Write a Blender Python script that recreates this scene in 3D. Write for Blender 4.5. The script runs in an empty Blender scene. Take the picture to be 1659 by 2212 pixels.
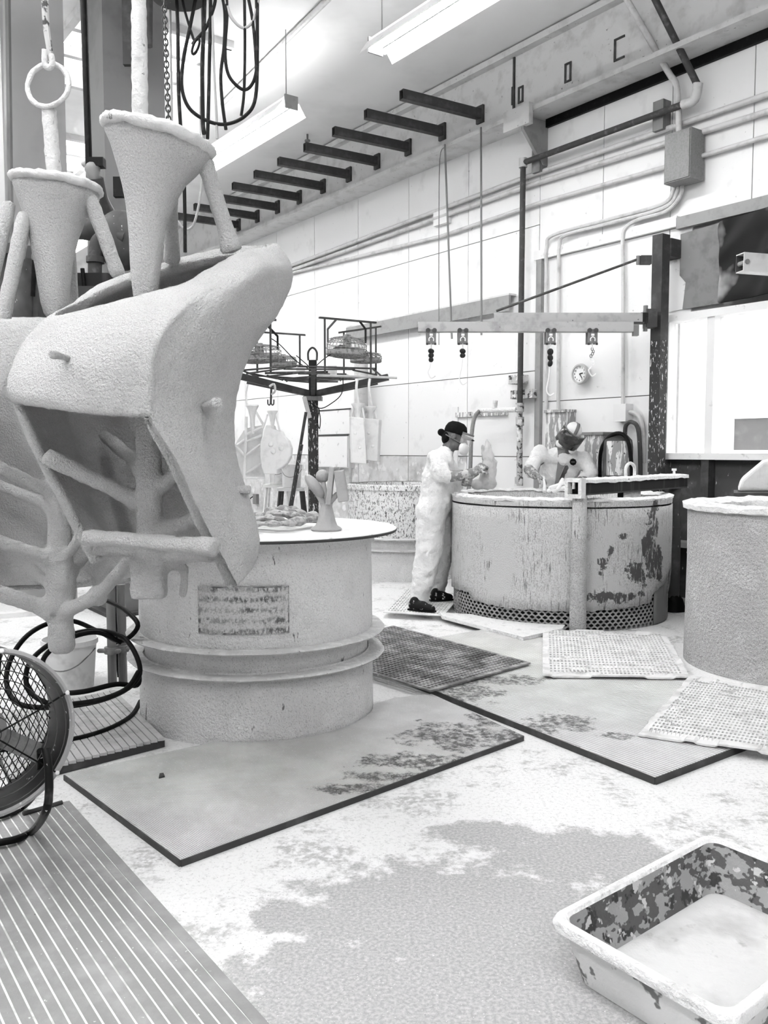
import bpy, bmesh, math, random
from mathutils import Vector, Matrix, noise
random.seed(7)
SC = bpy.context.scene
COL = SC.collection
# ------------------------------------------------------------------ camera
F = 1900.0; CX, CY = 829.5, 1106.0; PITCH = math.radians(4.03); CAMZ = 1.45
cd = bpy.data.cameras.new('camera'); cam = bpy.data.objects.new('camera', cd); COL.objects.link(cam)
cd.sensor_fit = 'VERTICAL'; cd.sensor_height = 36.0; cd.sensor_width = 27.0
cd.lens = 36.0 * F / 2212.0; cd.clip_start = 0.05; cd.clip_end = 200
cam.location = (0, 0, CAMZ); cam.rotation_euler = (math.pi / 2 - PITCH, 0, 0)
SC.camera = cam
# ------------------------------------------------------------------ world and exposure
W = bpy.data.worlds.new('world'); SC.world = W; W.use_nodes = True
bgn = W.node_tree.nodes['Background']
bgn.inputs[0].default_value = (1, 1, 1, 1); bgn.inputs[1].default_value = 2.2
SC.view_settings.view_transform = 'Standard'
SC.view_settings.look = 'None'
SC.view_settings.exposure = 1.15; SC.view_settings.gamma = 1.0
SC.view_settings.use_curve_mapping = False
LAMP = 31.0          # radiance of the fluorescent tubes
cy_ = SC.cycles
cy_.max_bounces = 6; cy_.diffuse_bounces = 3; cy_.glossy_bounces = 2; cy_.transmission_bounces = 4; cy_.transparent_max_bounces = 10
cy_.use_adaptive_sampling = True; cy_.adaptive_threshold = 0.12
cy_.caustics_reflective = False; cy_.caustics_refractive = False
# ------------------------------------------------------------------ pixel <-> place helpers
SP, CP = math.sin(PITCH), math.cos(PITCH)
def ray(px, py):
    u = (px - CX) / F; v = (py - CY) / F
    return Vector((u, CP - v * SP, -SP - v * CP))
def P(px, py, Y):
    d = ray(px, py); t = Y / d.y
    return Vector((0, 0, CAMZ)) + d * t
def G(px, py, z=0.0):
    d = ray(px, py); t = (z - CAMZ) / d.z
    return Vector((0, 0, CAMZ)) + d * t
TH = math.radians(35.9)
AX = Vector((-math.sin(TH), math.cos(TH), 0)); NX = Vector((math.cos(TH), math.sin(TH), 0))
BW = 7.4             # distance of the right wall
def R(s, b, z): return AX * s + NX * b + Vector((0, 0, z))
def WP(px, py, b=BW):
    d = ray(px, py); t = b / d.dot(NX)
    return Vector((0, 0, CAMZ)) + d * t
def SB(p): return p.dot(AX), p.dot(NX), p.z
Z = Vector((0, 0, 1))
def lerp(a, b, t): return a + (b - a) * t
def sm(pts, k=6, closed=False):
    pts = [Vector(p) for p in pts]; n = len(pts); out = []
    rng = range(n if closed else n - 1)
    for i in rng:
        if closed: p0, p1, p2, p3 = pts[(i - 1) % n], pts[i], pts[(i + 1) % n], pts[(i + 2) % n]
        else: p0, p1, p2, p3 = pts[max(i - 1, 0)], pts[i], pts[i + 1], pts[min(i + 2, n - 1)]
        for j in range(k):
            t = j / k
            out.append(0.5 * ((2 * p1) + (p2 - p0) * t + (2 * p0 - 5 * p1 + 4 * p2 - p3) * t * t + (3 * p1 - p0 - 3 * p2 + p3) * t ** 3))
    if not closed: out.append(pts[-1])
    return out
# ------------------------------------------------------------------ mesh builder
class MB:
    def __init__(s): s.v = []; s.f = []
    def add(s, vs, fs):
        o = len(s.v); s.v += [Vector(v) for v in vs]; s.f += [tuple(i + o for i in f) for f in fs]; return s
    def hexa(s, c):   # 8 corners: bottom 4 ccw then top 4
        return s.add(c, [(3, 2, 1, 0), (4, 5, 6, 7), (0, 1, 5, 4), (1, 2, 6, 5), (2, 3, 7, 6), (3, 0, 4, 7)])
    def box(s, c, size, M=None):
        c = Vector(c); hx, hy, hz = [q / 2 for q in size]; vs = []
        for z in (-hz, hz):
            for x, y in ((-hx, -hy), (hx, -hy), (hx, hy), (-hx, hy)):
                q = Vector((x, y, z)); vs.append(c + (M @ q if M else q))
        return s.hexa(vs)
    def rbox(s, s0, s1, b0, b1, z0, z1):
        if s0 > s1: s0, s1 = s1, s0
        return s.hexa([R(s1, b0, z0), R(s0, b0, z0), R(s0, b1, z0), R(s1, b1, z0), R(s1, b0, z1), R(s0, b0, z1), R(s0, b1, z1), R(s1, b1, z1)])
    def bar(s, p0, p1, w, h, up=Z):
        p0 = Vector(p0); p1 = Vector(p1); d = (p1 - p0).normalized()
        x = d.cross(up)
        if x.length < 1e-4: x = d.cross(Vector((0, 1, 0)))
        x.normalize(); y = x.cross(d)
        c = []
        for p in (p0, p1):
            for a, b in ((-1, -1), (1, -1), (1, 1), (-1, 1)): c.append(p + x * a * w / 2 + y * b * h / 2)
        return s.add(c, [(0, 1, 2, 3), (7, 6, 5, 4), (0, 4, 5, 1), (1, 5, 6, 2), (2, 6, 7, 3), (3, 7, 4, 0)])
    def tube(s, pts, r, n=8, closed=False, caps=True, ell=1.0):
        pts = [Vector(p) for p in pts]; m = len(pts)
        rs = r if isinstance(r, (list, tuple)) else [r] * m
        T = []
        for i in range(m):
            a = pts[(i - 1) % m] if closed else pts[max(i - 1, 0)]
            b = pts[(i + 1) % m] if closed else pts[min(i + 1, m - 1)]
            d = b - a
            T.append(d.normalized() if d.length > 1e-9 else Vector((0, 0, 1)))
        x = T[0].cross(Z)
        if x.length < 0.05: x = T[0].cross(Vector((0, 1, 0)))
        x.normalize(); rings = []
        for i in range(m):
            x = x - T[i] * x.dot(T[i]); x.normalize(); y = T[i].cross(x)
            rings.append([pts[i] + x * (math.cos(2 * math.pi * k / n) * rs[i]) + y * (math.sin(2 * math.pi * k / n) * rs[i] * ell) for k in range(n)])
        o = len(s.v)
        for q in rings: s.v += q
        for i in range(m if closed else m - 1):
            j = (i + 1) % m
            for k in range(n):
                l = (k + 1) % n
                s.f.append((o + i * n + k, o + i * n + l, o + j * n + l, o + j * n + k))
        if caps and not closed:
            s.f.append(tuple(o + k for k in reversed(range(n)))); s.f.append(tuple(o + (m - 1) * n + k for k in range(n)))
        return s
    def cyl(s, p0, p1, r0, r1=None, n=16):
        return s.tube([p0, p1], [r0, r0 if r1 is None else r1], n)
    def capsule(s, p0, p1, r0, r1=None, n=12):
        r1 = r0 if r1 is None else r1; p0 = Vector(p0); p1 = Vector(p1); d = (p1 - p0)
        d = d.normalized() if d.length > 1e-6 else Vector((0, 0, 1))
        pts = []; rs = []
        for a in (80, 55, 30): a = math.radians(a); pts.append(p0 - d * r0 * math.sin(a)); rs.append(r0 * math.cos(a))
        pts += [p0, p1]; rs += [r0, r1]
        for a in (30, 55, 80): a = math.radians(a); pts.append(p1 + d * r1 * math.sin(a)); rs.append(r1 * math.cos(a))
        return s.tube(pts, rs, n)
    def ellipsoid(s, c, rad, M=None, n=16, m=10):
        c = Vector(c); vs = []; fs = []
        for i in range(1, m):
            a = math.pi * i / m
            for k in range(n):
                t = 2 * math.pi * k / n
                q = Vector((rad[0] * math.sin(a) * math.cos(t), rad[1] * math.sin(a) * math.sin(t), rad[2] * math.cos(a)))
                vs.append(c + (M @ q if M else q))
        for e in (1, -1):
            q = Vector((0, 0, rad[2] * e)); vs.append(c + (M @ q if M else q))
        for i in range(m - 2):
            for k in range(n):
                l = (k + 1) % n; fs.append((i * n + k, (i + 1) * n + k, (i + 1) * n + l, i * n + l))
        t, b = len(vs) - 2, len(vs) - 1
        for k in range(n):
            l = (k + 1) % n; fs.append((t, k, l)); fs.append((b, (m - 2) * n + l, (m - 2) * n + k))
        return s.add(vs, fs)
    def lathe(s, prof, c, n=64, M=None, jit=0.0, js=6.0, a0=0.0, a1=None):
        c = Vector(c); full = a1 is None; a1 = 2 * math.pi if full else a1
        o = len(s.v); cols = n if full else n + 1; m = len(prof)
        for r, z in prof:
            for k in range(cols):
                a = a0 + (a1 - a0) * k / n
                q = Vector((r * math.sin(a), -r * math.cos(a), z))
                if jit and r > 0.01:
                    e = jit * noise.noise(Vector((math.sin(a) * js, math.cos(a) * js, z * js * 1.7)))
                    q += Vector((math.sin(a) * e, -math.cos(a) * e, e * 0.7))
                s.v.append(c + (M @ q if M else q))
        for i in range(m - 1):
            for k in range(n):
                l = (k + 1) % cols
                s.f.append((o + i * cols + k, o + i * cols + l, o + (i + 1) * cols + l, o + (i + 1) * cols + k))
        return s
    def slab(s, poly, z0, z1):   # polygon prism, poly list of xy
        n = len(poly); vs = [Vector((p[0], p[1], z0)) for p in poly] + [Vector((p[0], p[1], z1)) for p in poly]
        return s.add(vs, [tuple(reversed(range(n))), tuple(range(n, 2 * n))] + [(i, (i + 1) % n, n + (i + 1) % n, n + i) for i in range(n)])
    def grid(s, rows, closed=False):
        o = len(s.v); m = len(rows); n = len(rows[0])
        for r_ in rows: s.v += [Vector(p) for p in r_]
        for i in range(m - 1):
            for k in range(n if closed else n - 1):
                l = (k + 1) % n; s.f.append((o + i * n + k, o + i * n + l, o + (i + 1) * n + l, o + (i + 1) * n + k))
        return s
    def xf(s, M):
        s.v = [M @ v for v in s.v]; return s
    def build(s, name, mat, parent=None, smooth=False, ang=40, local=False):
        off = Vector((0, 0, 0))
        if parent is not None and not local:
            q = parent
            while q is not None: off += q.location; q = q.parent
        me = bpy.data.meshes.new(name); me.from_pydata([v - off for v in s.v], [], s.f); me.update()
        bm = bmesh.new(); bm.from_mesh(me); bmesh.ops.recalc_face_normals(bm, faces=bm.faces); bm.to_mesh(me); bm.free()
        if smooth:
            me.polygons.foreach_set('use_smooth', [True] * len(me.polygons))
            if ang < 180: me.set_sharp_from_angle(angle=math.radians(ang))
        me.materials.append(mat)
        o = bpy.data.objects.new(name, me); COL.objects.link(o); o.parent = parent
        return o
def tag(o, label, cat=None, group=None, kind=None):
    o['label'] = label
    if cat: o['category'] = cat
    if group: o['group'] = group
    if kind: o['kind'] = kind
    return o
def thing(name, label, cat, loc=(0, 0, 0), rz=0, group=None):
    o = bpy.data.objects.new(name, None); COL.objects.link(o); o.location = Vector(loc); o.rotation_euler = (0, 0, rz)
    o.empty_display_size = 0.1
    return tag(o, label, cat, group)
def struct(name, mb, mat, label=None, **k):
    o = mb.build(name, mat, **k); o['kind'] = 'structure'
    if label: o['label'] = label
    return o
def copy_tree(o, parent=None):
    c = o.copy(); COL.objects.link(c); c.parent = parent
    for ch in list(o.children): copy_tree(ch, c)
    return c
def subsurf(o, lv=2):
    m = o.modifiers.new('s', 'SUBSURF'); m.levels = lv; m.render_levels = lv; return m
def solid(o, t, off=0.0):
    m = o.modifiers.new('t', 'SOLIDIFY'); m.thickness = t; m.offset = off; return m
def remesh(o, vox, smooth=6, disp=0.0, dsize=0.1):
    m = o.modifiers.new('r', 'REMESH'); m.mode = 'VOXEL'; m.voxel_size = vox; m.use_smooth_shade = True
    if smooth:
        q = o.modifiers.new('sm', 'SMOOTH'); q.iterations = smooth; q.factor = 0.5
    if disp: displace(o, disp, dsize)
    return o
TEX = {}
def displace(o, st, size):
    if size not in TEX:
        t = bpy.data.textures.new('clouds%g' % size, 'CLOUDS'); t.noise_scale = size; t.noise_depth = 3; TEX[size] = t
    d = o.modifiers.new('d', 'DISPLACE'); d.texture = TEX[size]; d.strength = st; d.mid_level = 0.5; d.texture_coords = 'GLOBAL'
# ------------------------------------------------------------------ materials
def nn(nt, t, **kw):
    n = nt.nodes.new(t)
    for k, v in kw.items(): setattr(n, k, v)
    return n
class NT:
    def __init__(s, name):
        s.m = bpy.data.materials.new(name); s.m.use_nodes = True; s.t = s.m.node_tree
        s.b = s.t.nodes['Principled BSDF']; s.tc = s.t.nodes.new('ShaderNodeTexCoord')
    def l(s, a, b): s.t.links.new(a, b)
    def map(s, sc, coord='Object'):
        m = s.t.nodes.new('ShaderNodeMapping'); m.inputs['Scale'].default_value = sc; s.l(s.tc.outputs[coord], m.inputs[0]); return m.outputs[0]
    def noise(s, scale, st=(1, 1, 1), detail=3.5, rough=0.6, dist=0.0):
        n = s.t.nodes.new('ShaderNodeTexNoise'); n.inputs['Scale'].default_value = scale; n.inputs['Detail'].default_value = detail
        n.inputs['Roughness'].default_value = rough; n.inputs['Distortion'].default_value = dist
        s.l(s.map(st), n.inputs['Vector']); return n.outputs['Fac']
    def rng(s, v, lo, hi, a=0.0, b=1.0):
        n = s.t.nodes.new('ShaderNodeMapRange'); n.inputs[1].default_value = lo; n.inputs[2].default_value = hi
        n.inputs[3].default_value = a; n.inputs[4].default_value = b; n.clamp = True; s.l(v, n.inputs[0]); return n.outputs[0]
    def math(s, op, a, b=None):
        n = s.t.nodes.new('ShaderNodeMath'); n.operation = op
        for i, q in enumerate((a, b)):
            if q is None: continue
            if isinstance(q, (int, float)): n.inputs[i].default_value = q
            else: s.l(q, n.inputs[i])
        return n.outputs[0]
    def mix(s, fac, a, b):
        n = s.t.nodes.new('ShaderNodeMix'); n.data_type = 'FLOAT'
        s.l(fac, n.inputs[0])
        for i, q in ((2, a), (3, b)):
            if isinstance(q, (int, float)): n.inputs[i].default_value = q
            else: s.l(q, n.inputs[i])
        return n.outputs[0]
    def bump(s, h, st=0.3, dist=0.01):
        n = s.t.nodes.new('ShaderNodeBump'); n.inputs['Strength'].default_value = st; n.inputs['Distance'].default_value = dist
        s.l(h, n.inputs['Height']); s.l(n.outputs[0], s.b.inputs['Normal'])
    def col(s, v):
        if isinstance(v, (int, float)): s.b.inputs['Base Color'].default_value = (v, v, v, 1)
        else: s.l(v, s.b.inputs['Base Color'])
def mk(name, c, layers=(), rough=0.75, metal=0.0, bump=0.0, bscale=60, bst=(1, 1, 1), bd=0.01):
    """c base grey; layers of (grey, scale, lo, hi, stretch): grey shows where the noise lies above lo..hi"""
    n = NT(name); v = c
    for g, sc, lo, hi, st in layers: v = n.mix(n.rng(n.noise(sc, st), lo, hi), v, g)
    n.col(v); n.b.inputs['Roughness'].default_value = rough; n.b.inputs['Metallic'].default_value = metal
    n.b.inputs['Specular IOR Level'].default_value = .12 if c < .2 else .3
    if bump: n.bump(n.noise(bscale, bst, 4), bump, bd)
    return n.m
I3 = (1, 1, 1); DR = (1, 1, 0.12)      # DR: streaks that run down
M = {}
M['wall'] = mk('white_painted_panel', .80, [(.66, 3, .58, .75, I3), (.5, 14, .70, .74, I3)], .6, bump=.05, bscale=30)
M['wainscot'] = mk('stained_lower_panel', .62, [(.42, 4, .45, .65, I3), (.75, 9, .56, .62, I3)], .7)
M['ceil'] = mk('white_ceiling', .80, [(.70, 1.2, .5, .75, I3)], .8)
M['trim'] = mk('white_trim', .76, [(.5, 9, .62, .72, I3)], .5)
M['greytrim'] = mk('grey_painted_trim', .28, [(.23, 8, .5, .65, I3)], .6)
M['beam'] = mk('white_painted_steel', .60, [(.45, 5, .5, .7, I3), (.2, 22, .68, .72, I3)], .5)
M['darksteel'] = mk('dark_steel', .055, [(.09, 8, .5, .7, I3)], .55)
M['black'] = mk('black_rubber', .004, [(.012, 20, .55, .7, I3)], .5)
M['blackpaint'] = mk('black_paint', .008, [(.5, 40, .66, .69, I3)], .4)
M['conduit'] = mk('painted_conduit', .55, [(.40, 9, .5, .7, I3)], .5)
M['pipe'] = mk('dark_iron_pipe', .06, [(.12, 14, .55, .7, I3)], .55)
M['pipecrust'] = mk('crusted_pipe', .45, [(.07, 16, .52, .56, I3), (.75, 9, .55, .6, I3)], .8, bump=.4, bscale=30)
M['galv'] = mk('galvanised_box', .22, [(.18, 60, .45, .6, I3)], .5)
M['shell'] = mk('ceramic_shell', .68, [(.60, 6, .5, .72, I3), (.56, 260, .50, .62, I3)], .95, bump=1.0, bscale=125, bd=.020)
M['shellrough'] = mk('rough_ceramic_shell', .64, [(.5, 9, .52, .7, I3), (.22, 26, .68, .72, I3)], .95, bump=1.0, bscale=60, bd=.01)
M['smallshell'] = mk('fine_ceramic_shell', .40, [(.34, 10, .5, .7, I3)], .9, bump=.4, bscale=70)
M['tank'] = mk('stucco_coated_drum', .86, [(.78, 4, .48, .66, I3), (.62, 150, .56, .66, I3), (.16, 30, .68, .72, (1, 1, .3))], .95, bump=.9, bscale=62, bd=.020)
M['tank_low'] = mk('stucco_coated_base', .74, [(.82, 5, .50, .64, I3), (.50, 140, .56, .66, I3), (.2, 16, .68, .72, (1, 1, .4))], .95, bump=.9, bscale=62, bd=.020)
M['flange'] = mk('stucco_flange', .62, [(.74, 18, .5, .62, I3), (.22, 40, .66, .72, I3)], .95, bump=1.0, bscale=60, bd=.01)
M['tank2'] = mk('mottled_drum', .60, [(.36, 42, .50, .58, (1, 1, .5)), (.16, 60, .62, .66, (1, 1, .12)), (.72, 70, .60, .64, (1, 1, .06)), (.66, 2.6, .56, .60, I3), (.13, 3.4, .645, .655, (1, 1, .7))], .9, bump=.8, bscale=70, bd=.008)
M['tank4'] = mk('drip_streaked_drum', .80, [(.12, 70, .55, .59, (1, 1, .35)), (.4, 30, .58, .62, I3)], .9, bump=.5, bscale=50)
M['tank3'] = mk('grey_stucco_drum', .54, [(.64, 5, .5, .66, I3), (.34, 130, .52, .64, I3), (.62, 2.2, .64, .70, I3)], .95, bump=1.0, bscale=50, bd=.030)
M['crust'] = mk('white_slurry_crust', .84, [(.66, 14, .56, .70, I3)], .9, bump=1.0, bscale=45, bd=.02)
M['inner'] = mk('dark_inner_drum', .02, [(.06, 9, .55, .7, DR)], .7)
M['expanded'] = mk('expanded_metal', .34, [(.22, 20, .5, .65, I3)], .6)
M['greymetal'] = mk('grey_metal', .20, [(.13, 12, .5, .65, DR)], .5)
M['drippost'] = mk('dark_painted_post', .045, [(.72, 60, .60, .63, (1, 1, .3))], .6)
M['darkdrip'] = mk('dark_panel_with_drips', .07, [(.12, 6, .5, .7, I3), (.6, 40, .69, .71, (1, 1, .3))], .7)
M['boxdrip'] = mk('dripped_box', .30, [(.75, 24, .52, .56, (1, 1, .2)), (.08, 20, .64, .67, I3)], .7)
M['ply'] = mk('grey_plywood', .20, [(.15, 6, .48, .65, I3), (.09, 3, .62, .75, I3), (.7, 60, .755, .765, (1, 1, .3))], .8)
M['plastic'] = mk('black_plastic_sheet', .012, [(.30, 1.6, .52, .62, I3)], .45)
M['mat'] = None
M['glove'] = mk('crusted_rubber_glove', .22, [(.52, 22, .50, .58, I3), (.05, 30, .62, .66, I3)], .8, bump=.5, bscale=40)
M['suit'] = mk('white_coverall', .78, [(.68, 9, .5, .7, I3)], .8, bump=.7, bscale=11, bd=.04)
M['skin'] = mk('skin', .16, [(.12, 30, .5, .7, I3)], .6)
M['cloth_dark'] = mk('black_cloth', .006, [(.012, 30, .5, .7, I3)], .9)
M['shirt'] = mk('grey_shirt', .28, [(.22, 20, .5, .7, I3)], .9)
M['mask'] = mk('grey_rubber_mask', .18, [], .6)
M['filter'] = mk('white_filter', .82, [], .7)
M['shoe'] = mk('black_shoe', .012, [(.6, 30, .62, .66, I3)], .6)
M['wireguard'] = mk('dusty_wire_guard', .28, [(.14, 30, .5, .6, I3)], .7)
M['chain'] = mk('chain_steel', .05, [(.2, 60, .55, .65, I3)], .35, .6)
M['cable'] = mk('black_cable', .012, [(.05, 20, .55, .7, I3)], .5)
M['cablelight'] = mk('grey_cable', .35, [], .5)
M['column'] = mk('grey_painted_column', .17, [(.13, 3, .5, .7, I3)], .5)
M['columnlight'] = mk('pale_painted_column', .40, [(.33, 2, .5, .7, I3)], .6)
M['machine'] = mk('dark_machine_paint', .07, [(.12, 5, .5, .7, I3), (.6, 50, .70, .72, (1, 1, .4))], .6)
M['bucket'] = mk('white_plastic', .78, [(.6, 8, .52, .66, I3)], .5)
M['clock'] = mk('clock_rim', .50, [], .4)
M['face'] = mk('clock_face', .85, [], .5)
M['rope'] = mk('crusted_cloth', .50, [(.26, 16, .48, .58, I3), (.15, 30, .64, .68, I3)], .95, bump=.9, bscale=60, bd=.01)
M['board'] = mk('white_dusted_board', .84, [(.55, 9, .64, .70, I3)], .9, bump=.3, bscale=40)
M['beam2'] = mk('worn_pale_steel', .42, [(.30, 7, .5, .66, I3), (.12, 18, .68, .71, I3)], .6)
M['figure'] = mk('wet_coated_piece', .50, [(.40, 14, .5, .65, I3)], .6)
M['mould'] = mk('white_mould', .80, [(.66, 8, .5, .7, I3)], .9, bump=.3, bscale=50)
M['emboss'] = mk('black_emblem', .006, [], .5)
M['slurry'] = mk('dried_slurry', .66, [(.50, 5, .46, .66, I3), (.40, 12, .62, .72, I3)], .8, bump=.5, bscale=12, bd=.02)
M['tray'] = mk('crusted_plastic_tray', .12, [(.36, 9, .50, .515, (1, 1, 1.6)), (.06, 16, .56, .60, I3), (.62, 20, .60, .63, I3)], .8, bump=.6, bscale=30)
M['trayout'] = mk('white_crusted_tray_side', .74, [(.20, 12, .60, .64, (1, 1, 1))], .85, bump=.5, bscale=30)
M['dimwall'] = mk('grey_painted_block', .38, [(.3, 2, .5, .7, I3)], .8)
M['outside'] = mk('white_outdoor_wall', .8, [], .8)
M['outglass'] = mk('dusty_outdoor_window', .10, [(.16, 3, .5, .7, I3)], .4)
# glass
g = NT('window_glass'); tb = g.t.nodes.new('ShaderNodeBsdfTransparent'); mx = g.t.nodes.new('ShaderNodeMixShader'); mx.inputs[0].default_value = .06
g.b.inputs['Roughness'].default_value = .05; g.col(.8)
g.l(tb.outputs[0], mx.inputs[1]); g.l(g.b.outputs[0], mx.inputs[2]); g.l(mx.outputs[0], g.t.nodes['Material Output'].inputs['Surface']); M['glass'] = g.m
g = NT('clear_face_shield'); g.b.inputs['Alpha'].default_value = .25; g.b.inputs['Roughness'].default_value = .1; g.col(.9); M['clear'] = g.m
g = NT('tinted_face_shield'); g.b.inputs['Alpha'].default_value = .82; g.b.inputs['Roughness'].default_value = .15; g.col(g.mix(g.rng(g.noise(12), .45, .6), .025, .09)); M['tint'] = g.m
g = NT('lamp_tube'); g.b.inputs['Emission Color'].default_value = (1, 1, 1, 1); g.b.inputs['Emission Strength'].default_value = LAMP; M['tube'] = g.m
# blotches at real places: distance to the nearest of a list of soft ellipses, in the object's own space
def blobs(n, items, off=Vector((0, 0, 0)), amp=.42, ns=9):
    d = None
    for c, ax, ay, az in items:
        c = c - off; mp = n.t.nodes.new('ShaderNodeMapping'); mp.vector_type = 'TEXTURE'
        mp.inputs['Location'].default_value = c; mp.inputs['Scale'].default_value = (ax, ay, az)
        n.l(n.tc.outputs['Object'], mp.inputs[0])
        L = n.t.nodes.new('ShaderNodeVectorMath'); L.operation = 'LENGTH'; n.l(mp.outputs[0], L.inputs[0])
        q = L.outputs['Value']; d = q if d is None else n.math('MINIMUM', d, q)
    return n.math('ADD', d, n.rng(n.noise(ns, detail=7, rough=.72), .3, .7, -amp, amp))
def matmat(name, c, c2, sx, sy, rot, dark, off, dk=.12):
    n = NT(name)
    mp = n.t.nodes.new('ShaderNodeMapping'); mp.inputs['Rotation'].default_value = (0, 0, rot); n.l(n.tc.outputs['Object'], mp.inputs[0])
    def wave(sc, ax):
        w = n.t.nodes.new('ShaderNodeTexWave'); w.bands_direction = ax; w.inputs['Scale'].default_value = sc; w.inputs['Distortion'].default_value = .3
        n.l(mp.outputs[0], w.inputs['Vector']); return w.outputs['Fac']
    h = wave(sx, 'X')
    if sy: h = n.math('MULTIPLY', h, wave(sy, 'Y'))
    v = n.mix(n.rng(n.noise(3.0, detail=5), .42, .62), c, c2)
    fac = n.math('MULTIPLY', n.rng(blobs(n, dark, off, .9, 7), .75, 1.15, 1, 0), n.rng(n.noise(26, detail=5, rough=.7), .36, .56))
    v = n.mix(fac, v, dk)
    v = n.mix(n.rng(h, 0.3, .9, 0.0, .5), v, c * .45)
    v = n.mix(n.rng(n.noise(120, detail=2), .66, .70), v, .78)
    n.col(v); n.b.inputs['Roughness'].default_value = .9; n.b.inputs['Specular IOR Level'].default_value = .2; n.bump(h, .7, .008)
    return n.m
# floor
n = NT('dusty_concrete')
wob = blobs(n, [(G(*b_[:2]), b_[2], b_[3], 9) for b_ in ((1000, 1985, .60, .42), (900, 2180, .62, .40), (700, 2100, .22, .22), (1250, 1850, .40, .24), (1050, 1800, .22, .12), (640, 1980, .14, .12), (1180, 2160, .4, .3))], amp=.45)
fac = n.rng(wob, .80, 1.06, 1, 0)
v = n.mix(n.rng(n.noise(60, detail=6), .52, .66), .74, .60)
v = n.mix(n.math('MULTIPLY', n.rng(n.noise(2.2, detail=7, rough=.75), .52, .60), n.rng(n.noise(30, detail=6), .40, .56)), v, .42)
gr = n.mix(n.rng(n.noise(90, detail=6), .40, .65), .34, .50)
v = n.mix(fac, v, gr)
v = n.mix(n.rng(n.noise(110, detail=2), .67, .70), v, .28)
v = n.mix(n.rng(n.noise(130, detail=2), .68, .71), v, .80)
n.col(v); n.b.inputs['Roughness'].default_value = .85; n.b.inputs['Specular IOR Level'].default_value = .25; n.bump(n.noise(70), .5, .006); M['floor'] = n.m
# ================================================================== THE SETTING
ZC = 5.95; SBK = 19.0
struct('floor', MB().box((0, 5, -.05), (36, 42, .1)), M['floor'], 'dusty white concrete floor with a wide grey wet stain')
# ceiling with skylight openings
SKY = [(9.15, 11.2), (13.1, 15.6)]
c = MB(); sb = -4.0
prev = -8.2
for a, b_ in SKY:
    c.rbox(prev, a, 2.95, 4.5, ZC, ZC + .15); prev = b_
c.rbox(prev, SBK + .3, 2.95, 4.5, ZC, ZC + .15)
c.rbox(-8.2, SBK + .3, 4.5, BW + .2, ZC, ZC + .15)
c.rbox(-8.2, SBK + .3, -3.5, 2.95, ZC, ZC + .15)
ceil = struct('ceiling', c, M['ceil'], 'white painted ceiling with bright skylights')
for a, b_ in SKY:
    for k in range(1, 3):
        s_ = a + (b_ - a) * k / 3
        MB().rbox(s_ - .04, s_ + .04, 2.95, 4.5, ZC - .02, ZC + .1).build('skylight_bar', M['beam'], ceil)
    MB().rbox(a, b_, 2.90, 2.98, ZC - .08, ZC + .1).build('skylight_bar', M['beam'], ceil)
    MB().rbox(a, b_, 4.47, 4.55, ZC - .08, ZC + .1).build('skylight_bar', M['beam'], ceil)
    MB().rbox(a - .05, a + .03, 2.9, 4.55, ZC - .08, ZC + .1).build('skylight_bar', M['beam'], ceil)
    MB().rbox(b_ - .03, b_ + .05, 2.9, 4.55, ZC - .08, ZC + .1).build('skylight_bar', M['beam'], ceil)
    p = MB().rbox(a, b_, 2.95, 4.5, ZC + .11, ZC + .12).build('skylight_pane', M['glass'], ceil)
# right wall: core boards behind, panels in front with recessed joints
WS0, WS1, WZ0, WZ1 = 2.2, 5.46, 1.42, 2.76       # window opening
wr = MB()
wr.rbox(WS1, SBK, BW + .02, BW + .2, 0, ZC)
wr.rbox(1.0, WS1, BW + .02, BW + .2, WZ1, ZC); wr.rbox(1.0, WS1, BW + .02, BW + .2, 0, WZ0 - .02); wr.rbox(1.0, WS0, BW + .02, BW + .2, WZ0 - .1, WZ1)
wall = struct('wall_right', wr, M['greytrim'], 'long white panelled workshop wall with pipes, clock and windows')
def panel(s0, s1, z0, z1, m='wall', g=.005):
    MB().rbox(s0 + g, s1 - g, BW, BW + .02, z0 + g, z1 - g).build('wall_panel', M[m], wall)
s_ = 7.21
while s_ < SBK - .1:
    e = min(s_ + 1.22, SBK)
    panel(s_, e, 0, 1.372, 'wainscot' if s_ > 7.5 else 'wall'); panel(s_, e, 1.372, 2.36); panel(s_, e, 2.36, 4.0); panel(s_, e, 4.0, ZC)
    s_ += 1.22
panel(5.46, 7.21, 0, 2.0); panel(5.46, 7.21, 2.0, 3.6); panel(5.46, 6.3, 3.6, ZC); panel(6.3, 7.21, 3.6, ZC)
for a, b_ in ((1.0, 2.2), (2.2, 3.4), (3.4, 4.6), (4.6, 5.46)): panel(a, b_, 3.6, ZC)
panel(5.2, 5.46, WZ1, 3.6)
for a, b_ in ((1.0, 3.1), (3.1, 4.9), (4.9, 5.46)): panel(a, b_, 0, WZ0 - .06, 'darkdrip')
# trims: header over the blanked opening, jamb, window header
tr = struct('trim_1', MB().rbox(5.35, 7.25, BW - .05, BW + .0, 3.60, 3.70), M['trim'], 'white header board over the blanked wall opening')
struct('trim_2', MB().rbox(7.13, 7.21, BW - .05, BW, 0, 3.60), M['greytrim'], 'grey jamb of the blanked wall opening')
struct('trim_3', MB().rbox(1.0, 5.35, BW - .06, BW, 3.57, 3.68), M['greytrim'], 'grey bolted header board above plywood and plastic sheet')
struct('trim_4', MB().rbox(8.6, 8.72, BW - .012, BW, 0, 2.0), M['trim'], 'narrow white batten on the panelled wall')
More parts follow.
